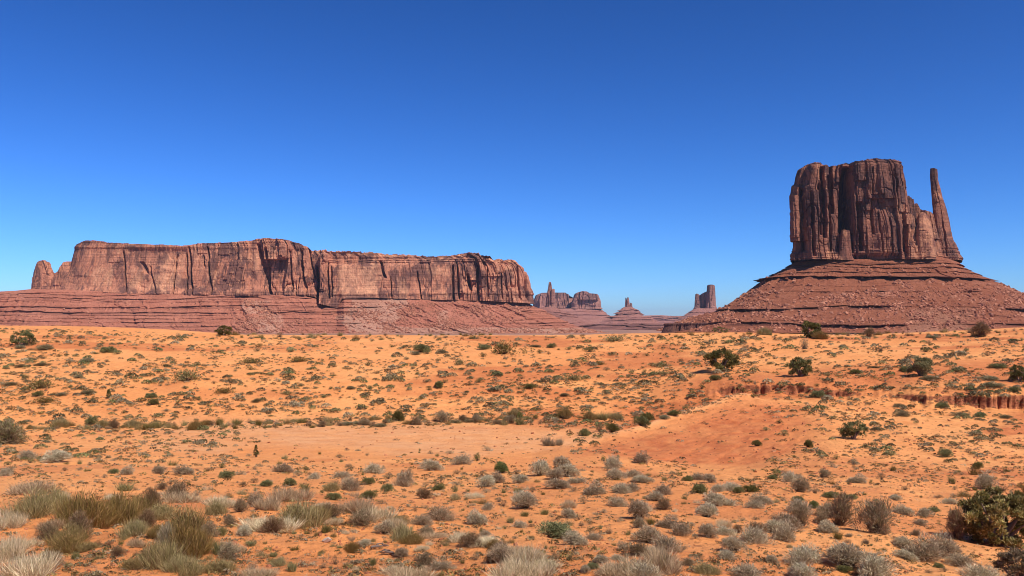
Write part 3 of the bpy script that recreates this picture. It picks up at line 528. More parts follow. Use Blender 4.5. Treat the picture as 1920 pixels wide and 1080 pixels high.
# ---------------------------------------------------------------- boulders on the talus slopes
def ico():
    t = (1+5**.5)/2
    v = np.array([(-1,t,0),(1,t,0),(-1,-t,0),(1,-t,0),(0,-1,t),(0,1,t),(0,-1,-t),(0,1,-t),(t,0,-1),(t,0,1),(-t,0,-1),(-t,0,1)], float); v /= np.linalg.norm(v[0])
    f = np.array([(0,11,5),(0,5,1),(0,1,7),(0,7,10),(0,10,11),(1,5,9),(5,11,4),(11,10,2),(10,7,6),(7,1,8),(3,9,4),(3,4,2),(3,2,6),(3,6,8),(3,8,9),(4,9,5),(2,4,11),(6,2,10),(8,6,7),(9,8,1)])
    return v, f
IV, IF = ico()
def rocks(pos, size, seed):                    # many angular rocks in one mesh
    r = np.random.default_rng(seed); n = len(pos)
    v = IV[None]*(1+.38*r.uniform(-1, 1, (n, 12, 1)))*r.uniform(.6, 1.25, (n, 1, 3)); a = r.uniform(0, 6.3, n); c, s = np.cos(a)[:, None], np.sin(a)[:, None]
    v = np.stack([v[..., 0]*c-v[..., 1]*s, v[..., 0]*s+v[..., 1]*c, v[..., 2]*.85], -1)*size[:, None, None]+pos[:, None]
    return v.reshape(-1, 3), (IF[None]+12*np.arange(n)[:, None, None]).reshape(-1, 3), np.repeat(r.uniform(0, 1, n)**1.5, 12)
def talus_points(G, n, dens, seed, hmax=.9):
    x, y, z = G; r = np.random.default_rng(seed); m, k = x.shape; out = []
    while len(out) < n:
        i = r.integers(3, int(m*hmax), 4*n); j = r.integers(0, k, 4*n); ok = (y[i, j] < np.mean(y)+20)
        i, j = i[ok], j[ok]; X, Y, Zz = x[i, j], y[i, j], z[i, j]; px = 960+F*X/Y; py = HY-F*Zz/Y
        ok = (px > -60) & (px < 1980) & (py < 628) & (r.random(len(px)) < dens(px, py)); out += list(zip(X[ok], Y[ok], Zz[ok]))
    return np.array(out[:n])
bp = []
for i in range(6):
    v, f, _ = rocks(np.zeros((1, 3)), np.ones(1), 100+i); me_o = mesh('boulder', v, f, M_boulder, False, dict(tone=np.full(12, .25+.13*i))); bp.append(me_o)
def boulder_set(G, n_ind, n_stuff, dens, smin, smax, seed, label, group, slabel):
    P_ = talus_points(G, n_ind+n_stuff, dens, seed); r = np.random.default_rng(seed+1)
    S = smin*(1+(smax/smin-1)*r.random(len(P_))**6); order = np.argsort(-S); P_, S = P_[order], S[order]
    for i in range(n_ind):
        src = bp[r.integers(6)]
        o = src.copy(); sc.collection.objects.link(o)
        o.location = P_[i]; k = S[i]; o.scale = (k*r.uniform(.8, 1.4), k*r.uniform(.8, 1.3), k*r.uniform(.55, 1)); o.rotation_euler = (r.uniform(-.4, .4), r.uniform(-.4, .4), r.uniform(0, 6.3))
        tag(o, label, 'boulder', group)
    v, f, t_ = rocks(P_[n_ind:], S[n_ind:], seed+2); o = mesh('rubble', v, f, M_boulder, False, dict(tone=t_)); tag(o, slabel, 'rubble', None, 'stuff')
boulder_set(TM, 170, 14000, lambda px, py: np.clip(.3+1.5*fbm([px/28., py/12.], 3), .1, 1)*np.clip(.10+1.1*SS(1630, 1700, px-.3*(py-560))*SS(520, 560, py)*SS(1930, 1860, px)+.6*SS(1500, 1400, px)*SS(582, 590, py)+.5*SS(540, 550, py), 0, 1), 0.5, 3.6, 201,
            'angular red boulder lying on the talus slope of the tall dark butte', 'boulders on the slope below the tall butte', 'broken rock covering the talus slope of the tall dark butte')
boulder_set(TE, 90, 12000, lambda px, py: np.clip(.4+1.5*fbm([px/28., py/12.], 3), .1, 1)*np.clip(.04+.9*SS(.0, .5, np.maximum(erub(px, py), escr(px, py)*.6)), 0, 1), 1.0, 4.6, 211,
            'pinkish boulder lying on the talus slope under the long mesa', 'boulders on the slope below the long mesa', 'broken rock covering the talus slope of the long mesa')
for o in bp: bpy.data.objects.remove(o)
# ---------------------------------------------------------------- plants
def blades(p, d, ln, wd_, col, r, bend=.25, seg=2):
    """thin leaves or twigs: p roots, d unit directions, ln lengths, wd_ widths, col (n,3)"""
    n = len(p); ref = r.normal(size=(n, 3)); side = np.cross(d, ref); side /= np.linalg.norm(side, axis=1)[:, None]+1e-9
    b = np.cross(side, d)*(bend*r.uniform(-1, 1, n)*ln)[:, None]; w = (side*wd_[:, None])/2; L_ = d*ln[:, None]
    if seg == 1:
        V = np.stack([p-w, p+w, p+L_+b], 1); Fc = [np.arange(3*n).reshape(n, 3)]; k = 3
    else:
        m_ = p+L_*.55+b*.3; V = np.stack([p-w*.8, p+w*.8, m_-w, m_+w, p+L_+b], 1); q = 5*np.arange(n)[:, None]
        Fc = [np.hstack([q, q+1, q+3, q+2]), np.hstack([q+2, q+3, q+4])]; k = 5
    return V.reshape(-1, 3), Fc, np.repeat(col, k, 0)
def join(parts):
    V = []; Q = {3: [], 4: []}; C = []; off = 0
    for v, fs, c in parts:
        V.append(v); C.append(c)
        for f in fs: Q[f.shape[1]].append(f+off)
        off += len(v)
    return np.concatenate(V), [np.concatenate(q) for q in Q.values() if q], np.concatenate(C)
def dirs(n, r, up=.2, lo=-.05):
    z = r.uniform(lo, 1, n)**1 if lo >= 0 else r.uniform(lo, 1, n); a = r.uniform(0, 2*np.pi, n); s = np.sqrt(np.clip(1-z*z, 0, 1))
    d = np.stack([s*np.cos(a), s*np.sin(a), z+up], 1); return d/np.linalg.norm(d, axis=1)[:, None]
WARM = np.array([1.12, 1.02, .82])
def tint(n, r, cols, w=None, v=.18):
    c = np.array(cols)[r.choice(len(cols), n, p=w)]*WARM; return np.clip(c*(1+v*r.normal(size=(n, 1))), .01, .9)
def dome(r, n, cols, w=None, h=.62, leaf=.10, wid=.016, lobes=5, stemc=(.10,.07,.06), seg=2, up=.35, rough=.35, core=.5):
    """rounded bush one unit wide: woody stems, then leaves spread through a lobed shell"""
    lc = dirs(lobes, r, .1, 0)*np.array([.25, .25, .28*h/.62])*r.uniform(.6, 1.1, (lobes, 1)); lr = r.uniform(.17, .27, lobes)
    i = r.integers(0, lobes, n); d = dirs(n, r, .15, -.35); q = lr[i]*(core+(1-core)*r.random(n)**.5)*(1+rough*vn(*(d*3+lc[i]*9).T))
    p = lc[i]+d*q[:, None]; p[:, 2] = np.abs(p[:, 2])*1.0; sc_ = h/max(.1, np.percentile(p[:, 2], 98)); p[:, 2] *= sc_
    o = d+np.array([0, 0, up])+.45*r.normal(size=(n, 3)); o /= np.linalg.norm(o, axis=1)[:, None]
    a = blades(p, o, leaf*r.uniform(.5, 1.3, n), wid*r.uniform(.6, 1.3, n), tint(n, r, cols, w), r, seg=seg)
    m = max(8, n//9); t = p[r.integers(0, n, m)]*.92; b0 = r.normal(size=(m, 3))*.03*[1, 1, 0]; l = np.linalg.norm(t-b0, axis=1)
    s = blades(b0, (t-b0)/l[:, None], l, np.full(m, wid*.8), tint(m, r, [stemc]), r, .1, seg)
    return join([a, s])
def tuft(r, n, cols, w=None, h=.8, spread=.45, base=.16, wid=.012, seg=2, lean=.5):
    a = r.uniform(0, 2*np.pi, n); q = base*np.sqrt(r.random(n)); p = np.stack([q*np.cos(a), q*np.sin(a), 0*a], 1)
    t = r.normal(size=(n, 2))*spread*.5+p[:, :2]/base*lean*.45; d = np.stack([t[:, 0], t[:, 1], np.ones(n)], 1); d /= np.linalg.norm(d, axis=1)[:, None]
    return join([blades(p, d, h*r.uniform(.35, 1.05, n), wid*r.uniform(.6, 1.3, n), tint(n, r, cols, w), r, .35, seg)])
def clump(r, k, one, rad=.3):                  # several tufts grown together
    parts = []
    for i in range(k):
        v, f, c = one(); a = r.uniform(0, 6.3); q = rad*np.sqrt(r.random()); s = r.uniform(.55, 1.0)
        parts.append((v*s+[q*np.cos(a), q*np.sin(a)*.8, 0], f, c))
    return join(parts)
SAGE = [(.36,.315,.235), (.46,.40,.305), (.26,.23,.15), (.58,.505,.39), (.32,.245,.175)]
SAGEF = [(.22,.18,.105), (.28,.23,.15), (.17,.14,.08), (.34,.28,.19)]
GREEN = [(.15,.16,.06), (.20,.195,.08), (.105,.115,.045), (.26,.235,.11)]
OLIVE = [(.235,.185,.07), (.31,.24,.095), (.175,.14,.052), (.42,.31,.16), (.26,.165,.085)]
STRAW = [(.60,.475,.34), (.52,.41,.285), (.70,.58,.43), (.42,.34,.23), (.33,.28,.16)]
BROWN = [(.27,.20,.13), (.34,.25,.17), (.20,.17,.09), (.23,.145,.095)]
DARK = [(.115,.12,.042), (.16,.155,.058), (.075,.085,.032), (.21,.19,.075)]
protos = {}
def proto(kind, i, hi):
    k = (kind, i, hi)
    if k in protos: return protos[k]
    r = np.random.default_rng(hash((ord(kind[0])*31+len(kind), i, hi)) % 99991); n = 1 if hi else 0; sg = 2 if hi else 1; W_ = 1 if hi else 2.4
    if kind == 'sagebrush' and i % 2: g = join([dome(r, 2400 if hi else 300, SAGE if hi else SAGEF, None, r.uniform(.4, .55), .12, .0105*W_, 9, seg=sg, up=.6, rough=.7), clump(r, 5, lambda: tuft(r, 110 if hi else 20, SAGE+STRAW[:2], None, .62, 1.2, .16, .0085*W_, sg, .9), .36)])
    elif kind == 'sagebrush': g = dome(r, 3800 if hi else 420, SAGE if hi else SAGEF, None, r.uniform(.5, .68), .11, .0105*W_, 6, seg=sg, up=.5)
    elif kind == 'dark_mound_shrub': g = dome(r, 3000 if hi else 480, SAGEF+GREEN[:1], None, r.uniform(.48, .62), .09, .012*W_, 8, seg=sg, up=.3, core=.65)
    elif kind == 'low_green_shrub': g = dome(r, 3400 if hi else 420, GREEN, None, r.uniform(.42, .6), .085, .014*W_, 6, seg=sg)
    elif kind == 'matted_shrub': g = dome(r, 700, GREEN+OLIVE, None, .30, .07, .03, 14, seg=1, rough=.8)
    elif kind == 'olive_bush': g = join([clump(r, 9, lambda: tuft(r, 300 if hi else 50, OLIVE, None, r.uniform(.4, .75), 1.0, .2, .0095*W_, sg), .42), dome(r, 1500 if hi else 150, OLIVE, None, .46, .10, .010*W_, 8, seg=sg, up=.8)])
    elif kind == 'dry_grass_clump': g = clump(r, 6, lambda: tuft(r, 480 if hi else 70, STRAW, [.3, .25, .15, .15, .15], .42, 1.25, .17, .0085*W_, sg, .9), .36)
    elif kind == 'twiggy_bush': g = join([dome(r, 2600 if hi else 420, BROWN, None, .68, .12, .010*W_, 7, seg=sg, up=.6, core=.6), clump(r, 3, lambda: tuft(r, 90 if hi else 30, [(.20,.14,.10)], None, .55, .7, .08, .012*W_, sg), .15)])
    elif kind == 'dead_bush': g = clump(r, 5, lambda: tuft(r, 240, [(.32,.25,.20), (.22,.17,.12), (.28,.25,.16)], None, .72, .75, .08, .010, 2, .8), .25)
    elif kind == 'green_tuft': g = clump(r, 3, lambda: tuft(r, 160 if hi else 50, GREEN+OLIVE[:2], None, .75, .7, .15, .016*W_, sg), .22)
    elif kind == 'round_green_shrub': g = dome(r, 3600 if hi else 700, [(.12,.17,.055), (.16,.20,.07), (.09,.125,.045)], None, .62, .07, .013*W_, 9, seg=sg, core=.75, rough=.1)
    o = mesh(kind, g[0], g[1], M_leaf, False, dict(Col=g[2])); sc.collection.objects.unlink(o); me = o.data; bpy.data.objects.remove(o)
    protos[k] = me; return me
NV = dict(sagebrush=6, dark_mound_shrub=5, low_green_shrub=5, matted_shrub=4, olive_bush=5, dry_grass_clump=5, twiggy_bush=4, dead_bush=2, green_tuft=4, round_green_shrub=2)
prng = np.random.default_rng(77)
HS = dict(sagebrush=.72, dark_mound_shrub=.66, low_green_shrub=.72, matted_shrub=.8, dry_grass_clump=1.35, olive_bush=1.15, twiggy_bush=.8, round_green_shrub=.85)
count = {}; taken = []
def plant(kind, px, py, w, hk=1.0, label=None, cat=None, group=None, at=None):
    x, y, z = hit(px, py) if at is None else at
    me = proto(kind, int(prng.integers(NV[kind])), w*1.0 > 22)
    o = bpy.data.objects.new(kind, me); sc.collection.objects.link(o); s = w/F*y*(1.12 if py < 860 or kind in ('low_green_shrub', 'green_tuft', 'round_green_shrub') else 1.34)
    o.location = (x, y, z-.03*s); o.scale = (s, s*prng.uniform(.8, 1.0), s*hk*HS.get(kind, 1)*prng.uniform(.85, 1.1)); o.rotation_euler = (0, 0, prng.uniform(0, 6.28))
    tag(o, label, cat, group); count[kind] = count.get(kind, 0)+1; taken.append((px, py, w)); return o
KN_ = dict(F=('dark_mound_shrub', 'dark olive shrub mound', 'shrub'), S=('sagebrush', 'grey sagebrush mound', 'sagebrush'), G=('low_green_shrub', 'low green shrub', 'shrub'), M=('matted_shrub', 'flat mat of olive green shrubs', 'shrub'),
  O=('olive_bush', 'olive green grassy bush', 'bush'), P=('dry_grass_clump', 'pale straw coloured dry grass clump', 'grass clump'), B=('twiggy_bush', 'brown grey twiggy bush', 'bush'),
  D=('dead_bush', 'bare twiggy bush', 'bush'), T=('green_tuft', 'small upright green tuft', 'plant'), R=('round_green_shrub', 'round bright green shrub', 'shrub'))
LIST = """
S 37 653 26 .6;S 58 657 22 .6;S 85 656 46 .45;S 57 676 30 .5;S 82 673 17 .6;S 80 685 32 .5;S 38 689 24 .7;G 203 661 34 .6;G 220 665 20 .6;S 165 679 38 .55;S 155 691 22 .6;S 130 681 20 .7;S 148 709 24 .65
S 10 702 22 .5;S 26 703 20 .6;M 78 727 60 1.1;S 20 723 34 .5;S 50 737 22 .6;G 70 743 26 .5;M 88 755 52 .7;S 117 741 26 .5;S 163 738 30 .6;S 190 690 11 .7;M 352 714 62 1.2;S 388 713 17 .6;S 301 725 11 .8;S 313 723 14 .8
S 277 731 14 .7;G 283 745 26 .6;G 286 759 25 .5;S 311 771 22 .55;S 305 777 13 .6;S 328 779 18 .6;G 237 787 22 .6;G 170 796 30 .75;S 388 778 17 .6;M 420 737 44 .8;S 400 661 17 .6;M 470 680 52 .8
M 560 678 44 .8;S 513 699 14 .9;S 550 699 18 .6;S 496 714 18 .6;M 538 739 34 .7;S 480 754 24 .6;S 583 758 20 .6;S 483 659 20 .7;G 484 650 18 .6;G 790 661 36 .7;G 800 664 20 .8;S 780 665 24 .6;S 830 663 28 .6
S 855 669 13 .6;G 909 655 28 .5;M 943 664 52 1.6;G 906 669 18 .7;S 1005 651 26 .6;G 1033 652 24 .5;G 1013 663 17 .6;G 1105 660 20 .9;M 1150 640 52 .9;M 862 684 30 1.2;S 705 701 22 .6;S 690 686 13 .7;S 682 712 14 .9
S 660 729 24 .5;S 720 714 16 .5;G 823 727 24 .6;G 803 733 18 .5;S 872 740 16 .6;G 790 749 14 .5;S 690 750 14 .7;S 845 756 13 .7;S 930 742 18 .5;S 925 709 14 .6;S 925 720 13 .7;G 995 728 26 .5;M 1076 712 52 .9;S 1052 727 14 .6
M 1125 684 28 .8;M 1238 686 50 .7;M 1245 702 42 .7;S 1060 743 26 .5;S 1135 723 20 .4;S 1180 722 20 .5;S 868 692 16 .5;S 945 688 14 .5;S 1020 678 20 .6;S 1000 693 16 .5;S 1080 693 16 .5;S 1190 671 16 .6
S 12 832 80 1.25;G 745 789 30 .8;S 712 800 34 .5;B 830 791 32 .7;S 852 793 30 .6;S 880 792 26 .6;T 912 790 22 .9;R 975 787 16 1.1;T 990 787 22 .8;G 1006 786 20 .6;G 1030 786 16 .8;S 650 797 34 .5;S 668 795 26 .6;D 1030 836 32 1.0;D 1048 835 24 1.1
G 1096 817 26 .8;G 1148 811 28 .8;B 1125 810 20 .9;S 1145 800 18 .6;G 1203 799 34 .8;G 1213 789 26 .9;S 1245 785 26 .6;G 1265 779 28 .5;R 895 864 15 1.1;R 940 888 32 .75;S 867 871 30 .6;S 810 882 38 .6;T 1285 766 22 .9
G 1342 713 26 .6;S 1740 712 44 .5;G 1695 698 26 .6;B 1840 632 36 .7;S 1855 712 44 .45;S 1866 724 40 .4;S 1670 709 18 .5;G 1606 701 30 .4;G 1532 745 30 .6;G 1411 745 22 .5;G 1393 737 18 .7;S 1687 763 24 .7;S 1690 780 36 .6;G 1766 765 28 .5
S 1800 779 34 .5;G 1836 781 30 .4;S 1885 783 32 .5;G 1563 786 20 .6;S 1488 780 14 .7;S 1511 757 13 .7;G 1461 794 20 .6;G 1437 807 22 .6;G 1470 817 22 .7;G 1515 839 24 .7;G 1420 837 24 .7;G 1568 862 18 .7;S 1600 872 20 .6;S 1560 877 16 .8
R 1455 896 22 1.0;G 1773 858 30 .6;G 1832 880 24 .8;S 1815 850 20 .6;S 1508 661 18 .6;B 1508 655 22 .9;B 1398 658 18 .8;S 1385 665 20 .6;S 1413 682 13 .9;S 1440 699 15 .5;S 1588 688 18 .6;G 1565 670 18 .6;S 1650 668 16 .5;S 1640 690 24 .5
S 1775 672 20 .6;G 1736 660 22 .6;S 1750 634 26 .5;S 1900 640 24 .5;S 1820 672 18 .6;G 1870 690 34 .4;G 1904 735 24 .5;S 1773 735 18 .6;S 1735 727 13 .6;S 1730 751 14 .5
S 55 860 34 .5;G 75 865 16 .8;S 105 867 50 .4;G 57 868 22 .7;G 125 871 13 .6;G 15 872 18 .7;S 20 885 20 .6;S 148 882 14 .6;G 212 888 26 .45;S 240 890 24 .6;S 300 888 30 .5;S 342 890 36 .5;G 424 896 36 .45;G 415 878 18 .9;S 254 920 12 .6;S 390 884 18 .5;S 452 890 22 .6
P 45 925 80 .6;S 8 893 24 .7;O 65 968 62 .9;O 105 962 56 1.1;O 140 982 70 1.0;O 172 985 70 1.0;O 215 978 66 1.0;B 150 1012 54 .7;O 130 1020 50 .9;O 128 1034 56 .7;O 260 966 58 .9;B 285 960 46 .7;O 300 975 50 .7;P 340 942 70 .6;B 330 938 40 .7
O 405 965 30 1.2;P 415 950 56 .7;B 450 960 30 .7;P 15 990 60 1.0;P 8 1050 70 1.1;P 62 1078 90 .8;B 95 1068 40 .7;P 30 1030 60 .8;O 165 1032 30 .7;T 195 1034 18 .8;T 225 1022 20 .9;O 250 1005 40 1.0;O 262 990 36 .9;B 275 990 34 .9;O 290 1062 60 1.0;B 310 1040 44 1.1
O 345 1000 62 1.0;O 350 1040 66 1.1;O 335 1068 46 .9;B 375 1040 30 .7;O 360 1078 40 .8;B 390 1005 30 .7;B 430 1050 44 .6;O 410 1072 44 .7;T 433 978 14 .8;T 463 978 13 .7;T 180 1050 18 .7;T 220 1060 16 .9;T 130 1062 20 .9;S 455 1005 34 .6;O 520 1062 24 .9
P 500 955 50 .8;P 540 938 64 .7;S 480 950 34 .8;P 505 995 84 .6;O 565 985 60 1.0;O 590 975 40 .9;P 600 955 40 .6;B 510 1000 50 .5;P 625 985 34 .6;P 665 962 64 .8;P 700 975 64 .9;B 680 985 50 .5;P 740 990 50 .7;O 745 985 26 .8;T 612 1000 30 .9;O 755 1012 40 .9;O 775 1020 34 .7;S 722 1000 40 .5
S 790 985 34 .6;P 810 1010 50 .5;B 800 1005 30 .6;S 825 976 44 .75;S 895 984 40 .6;P 870 1015 50 .6;P 900 1022 60 .6;B 880 1026 40 .5;P 945 1040 60 .7;S 945 1056 50 .6;O 930 1030 30 .7;G 500 912 34 .5;G 545 911 30 .6;S 475 905 20 .6;S 530 886 36 .5;S 590 898 24 .5;G 625 938 34 .6;G 690 909 28 .6;G 692 936 36 .7
G 725 922 26 .7;S 757 912 34 .9;G 822 919 28 .5;S 910 912 40 .6;S 935 906 32 .6;S 912 925 20 .5;S 702 887 34 .6;S 640 895 28 .5;S 655 880 22 .6;G 575 882 20 .7;S 560 893 20 .6;T 548 1072 28 1.0;T 512 1045 24 .8;T 700 1062 24 1.0;T 637 1030 22 .6;P 490 1082 60 .5;P 765 1085 80 .5;T 820 1082 26 .6;G 605 925 14 .6
S 1012 892 34 .8;S 1055 878 34 .6;S 1040 898 34 .5;S 1066 893 44 .5;S 1048 915 42 .5;S 1082 905 34 .4;S 978 938 34 .7;S 984 953 42 .7;S 975 905 34 .4;S 1150 878 36 .7;S 1155 900 32 .7;R 1132 865 13 .9;R 1158 863 10 .9;S 1206 868 34 .6;S 1138 883 20 .5;S 1190 895 34 .4;S 1205 905 36 .4;G 1216 893 22 .3;S 1260 893 20 .5
S 1165 925 40 .6;S 1185 922 30 .6;S 1112 928 44 .5;S 1157 950 32 .7;S 1095 945 22 .7;S 1198 972 38 .8;S 1205 960 30 .7;B 1198 990 28 .6;S 1245 928 34 .6;S 1228 940 30 .6;B 1245 955 32 .6;G 1185 940 16 .6;G 1290 902 28 .6;S 1310 900 30 .5;S 1332 905 26 .6;G 1312 925 34 .9;S 1370 920 34 .6;G 1385 925 28 .6;G 1407 922 34 .7;S 1345 922 26 .6
S 1325 970 38 .7;S 1340 948 44 .5;S 1362 948 30 .5;S 1425 945 40 .5;S 1415 952 30 .5;G 1040 1008 84 .45;S 1076 1022 44 .5;S 1115 1012 30 .5;S 1212 1018 50 .6;S 1250 1035 46 .7;S 1250 990 40 .5;S 1278 1003 40 .6;B 1265 975 16 .5;S 1361 1003 34 .5;S 1420 1018 54 .6;S 1376 1033 42 .6;S 1362 1047 34 .5;S 1310 1047 20 .5;S 975 990 24 .6;S 995 988 20 .5
P 990 1055 80 .8;P 975 1085 90 .7;P 1030 1065 50 .6;O 1022 1060 30 .5;P 1215 1040 40 .8;B 1195 1042 40 .5;P 1180 1082 90 .7;P 1240 1070 80 .9;G 1112 1068 28 .6;T 1110 1045 14 .8;S 1165 1030 24 .5;P 1150 1080 60 .6;S 1210 1085 50 .7;O 1325 1075 40 .5;S 1400 1085 60 .5;B 1290 1060 30 .4;G 1448 898 24 .4
B 1578 985 56 .9;B 1645 1000 62 .75;B 1550 970 40 .5;S 1500 962 40 .7;B 1500 985 36 .9;S 1478 993 44 .7;S 1452 1000 40 .6;S 1470 1015 44 .7;S 1555 1000 40 .6;B 1540 985 30 .7;G 1497 943 28 .6;R 1526 953 26 .55;G 1560 933 40 .35;G 1590 935 40 .3;G 1640 940 20 .4;S 1645 950 14 .6;S 1695 965 40 .4;S 1735 970 30 .5;G 1752 960 28 .5
S 1725 985 24 .6;D 1715 1005 22 .9;D 1590 1008 16 .8;D 1624 1020 14 .8;S 1690 1030 46 .5;S 1725 1050 66 .6;S 1700 1048 40 .4;S 1510 1055 56 .7;S 1590 1062 74 .6;G 1585 1072 40 .4;S 1500 1088 56 .6;S 1645 1090 76 .7;S 1775 1045 70 .6;S 1798 1060 50 .5;P 1780 1030 40 .5;G 1760 1065 24 .6;B 1795 1012 40 1.1;S 1840 1085 60 .5
S 1850 917 34 .8;T 1852 918 28 .9;G 1912 940 28 1.0;G 1915 915 20 .6;G 1490 858 16 .5;S 1710 925 12 .5;S 1712 893 14 .5;S 1780 945 24 .5;G 1745 893 14 .4;G 1805 898 12 .6
"""
JUN = [(42, 648, 56, 30, 'low spreading dark green juniper on the sand rise at far left'), (420, 629, 36, 21, 'small dense dark juniper clump on the crest below the mesa'), (204, 747, 17, 17, 'tiny conical dark juniper alone on the far slope'),
 (1352, 697, 62, 46, 'rounded juniper with a bare trunk on a sandy rise above the cut bank'), (1501, 706, 50, 42, 'full dark juniper on bare sand just above the red cut bank'), (1520, 634, 42, 34, 'dark juniper on the crest against the base of the tall butte'),
 (1600, 824, 50, 38, 'lone small juniper with a visible trunk below the bare ridge'), (1726, 705, 48, 40, 'wispy grey-green juniper bush on the slope at right'), (1912, 715, 36, 32, 'dark juniper cut by the right picture edge on the slope'),
 (1868, 1022, 138, 112, 'large nearby juniper with grey green crown at lower right'), (480, 858, 16, 24, 'little upright dark juniper seedling on the pale wash flat'), (1350, 624, 44, 12, 'low green juniper under the dark ledge of the tall butte'), (1905, 1090, 76, 66, 'reddish brown half dead juniper bush in the bottom right corner')]
def tube(pts, rad, k=6):
    pts = np.array(pts, float); n = len(pts); V = []
    for i in range(n):
        t = pts[min(i+1, n-1)]-pts[max(i-1, 0)]; t /= np.linalg.norm(t); a = np.cross(t, [.3, .9, .1]); a /= np.linalg.norm(a); b = np.cross(t, a)
        for j in range(k): V.append(pts[i]+rad[i]*(1+.15*math.sin(j*2.1+i))*(a*math.cos(6.283*j/k)+b*math.sin(6.283*j/k)))
    return np.array(V), grid_faces(n, k, True)
def juniper(px, py, w, h, label, k):
    x, y, z = hit(px, py); r = np.random.default_rng(500+k); W = w/F*y; H = h/F*y
    e = empty('juniper_tree', (x, y, z-.04*H)); tag(e, label, 'juniper'); loc = (x, y, z-.04*H)
    big = w > 100; nb = 9 if big else 6; VV = []; FF = []; off = 0; tips = []
    low = .10 if k in (3, 6) else .03
    for i in range(nb):
        a = 6.283*i/nb+r.uniform(-.4, .4); q = r.uniform(.25, .42); tz = r.uniform(.35, .85)
        p = [(0, 0, -.03*H), (.03*W*math.cos(a), .03*W*math.sin(a), low*H), (q*.5*W*math.cos(a+.3), q*.5*W*math.sin(a+.3), (low+.5*(tz-low))*H), (q*W*math.cos(a), q*W*math.sin(a), tz*H)]
        rr = np.array([.045, .036, .02, .006])*min(W, H*1.2)*(1 if i else 1.3); v, f = tube(p, rr); VV.append(v); FF.append(f+off); off += len(v); tips.append(p[3])
    mesh('trunk', np.concatenate(VV)+loc, np.concatenate(FF), M_bark, True, parent=e, loc=loc)
    cols = {7: [(.22,.20,.10), (.28,.25,.14), (.17,.16,.07)], 9: [(.28,.27,.11), (.36,.33,.15), (.20,.195,.08), (.44,.39,.21)], 12: [(.17,.115,.075), (.22,.15,.10), (.12,.09,.05)]}.get(k, DARK)
    nc = 120 if big else 46; cl = []; 
    for i in range(nc):
        d = dirs(1, r, .0, -.9)[0]; q = r.uniform(.55, 1)**.7; lob = 1+.28*float(vn(d[0]*2.3+k, d[1]*2.3, d[2]*2.3))
        if k in (10, 2): hz = (d[2]*.5+.5); c_ = np.array([d[0]*.42*W*(1-hz)*q, d[1]*.42*W*(1-hz)*q, (.05+.9*hz)*H])
        else: c_ = np.array([d[0]*.44*W*q*lob, d[1]*.42*W*q*lob, (low+.14)*H+(.80-low)*H*np.clip(.36+.60*d[2]*q*lob, -.12, 1.1)])
        cl.append(c_)
    cl = np.array(cl); m = 180 if big else (90 if w > 30 else 40); n = nc*m; i = np.repeat(np.arange(nc), m)
    rad = r.uniform(.05, .13, nc)*min(W, 1.3*H)*(.75 if big else 1.1); dd = dirs(n, r, .25, -.8); p = cl[i]+dd*(rad[i]*r.random(n)**.5)[:, None]*[1, 1, .8]
    p[:, 2] = np.maximum(p[:, 2], .02*H)
    o = dd+.5*r.normal(size=(n, 3))+[0, 0, .5]; o /= np.linalg.norm(o, axis=1)[:, None]; cc = tint(n, r, cols)*(1+.22*r.normal(size=(nc, 1)))[i].clip(.6, 1.5)
    ls = (.055 if big else .10)*min(W, H)
    g_ = join([blades(p, o, ls*r.uniform(.5, 1.3, n), ls*.36*r.uniform(.6, 1.3, n), cc, r, .3, 2 if big else 1)])
    mesh('crown', g_[0]+loc, g_[1], M_leaf, False, dict(Col=g_[2]), parent=e, loc=loc); taken.append((px, py, w))
for k, j in enumerate(JUN): juniper(*j, k)
# labels that single the listed plants out: look, size, then the nearest landmark
MARK = [(1352,690,'the round juniper above the bank'),(1501,700,'the full juniper above the bank'),(1520,630,'the crest juniper under the tall butte'),(1600,818,'the lone juniper below the ridge'),(1868,990,'the large near juniper'),
 (42,645,'the spreading juniper at left'),(420,625,'the crest juniper below the mesa'),(204,743,'the tiny conical juniper'),(480,850,'the juniper seedling on the wash'),(1035,830,'the bare bush at the ridge end'),(1440,735,'the upper red cut bank'),(1850,755,'the right red cut bank'),
 (700,835,'the pale wash flat'),(1250,800,'the bare ridge crest'),(940,880,'the round green shrub'),(180,970,'the olive thicket at lower left'),(1040,1000,'the wide bright green mat'),(1610,985,'the pair of brown bushes'),(345,1030,'the tall olive clump at lower left'),(680,970,'the pale grass drift'),
 (1210,1060,'the pale grass at bottom centre'),(20,815,'the big grey bush at the left edge'),(943,655,'the shrubby hummock on the far slope'),(352,705,'the olive mat on the far slope'),(78,720,'the mat at far left'),(1240,690,'the long mats near the ridge'),(1726,695,'the wispy juniper'),(1080,705,'the curved mat mid slope')]
def where(px, py):
    d = sorted(((px-a)**2+(2.2*(py-b))**2, a, b, t) for a, b, t in MARK)[0]
    if d[0] < 26**2: return 'beside '+d[3]
    dx, dy = px-d[1], py-d[2]
    if abs(dx) > 2.5*abs(dy): s = 'right of ' if dx > 0 else 'left of '
    else: s = 'in front of ' if dy > 0 else 'behind '
    return s+d[3]
ent = []
for q in LIST.replace('\n', ';').split(';'):
    q = q.split()
    if q: ent.append(('F' if q[0] == 'S' and float(q[2]) < 845 else q[0], float(q[1]), float(q[2]), float(q[3]), float(q[4])))
seen = {}; labs = []
for kd, px, py, w, hk in ent:
    ph = KN_[kd][1]; sz = 'tiny ' if w < 15 else 'small ' if w < 23 else '' if w < 45 else 'broad ' if hk < .65 else 'big '
    if sz == 'small ' and ph.startswith('small'): sz = ''
    lb = (sz+ph+' '+where(px, py)); labs.append(lb); seen.setdefault(lb, []).append(len(labs)-1)
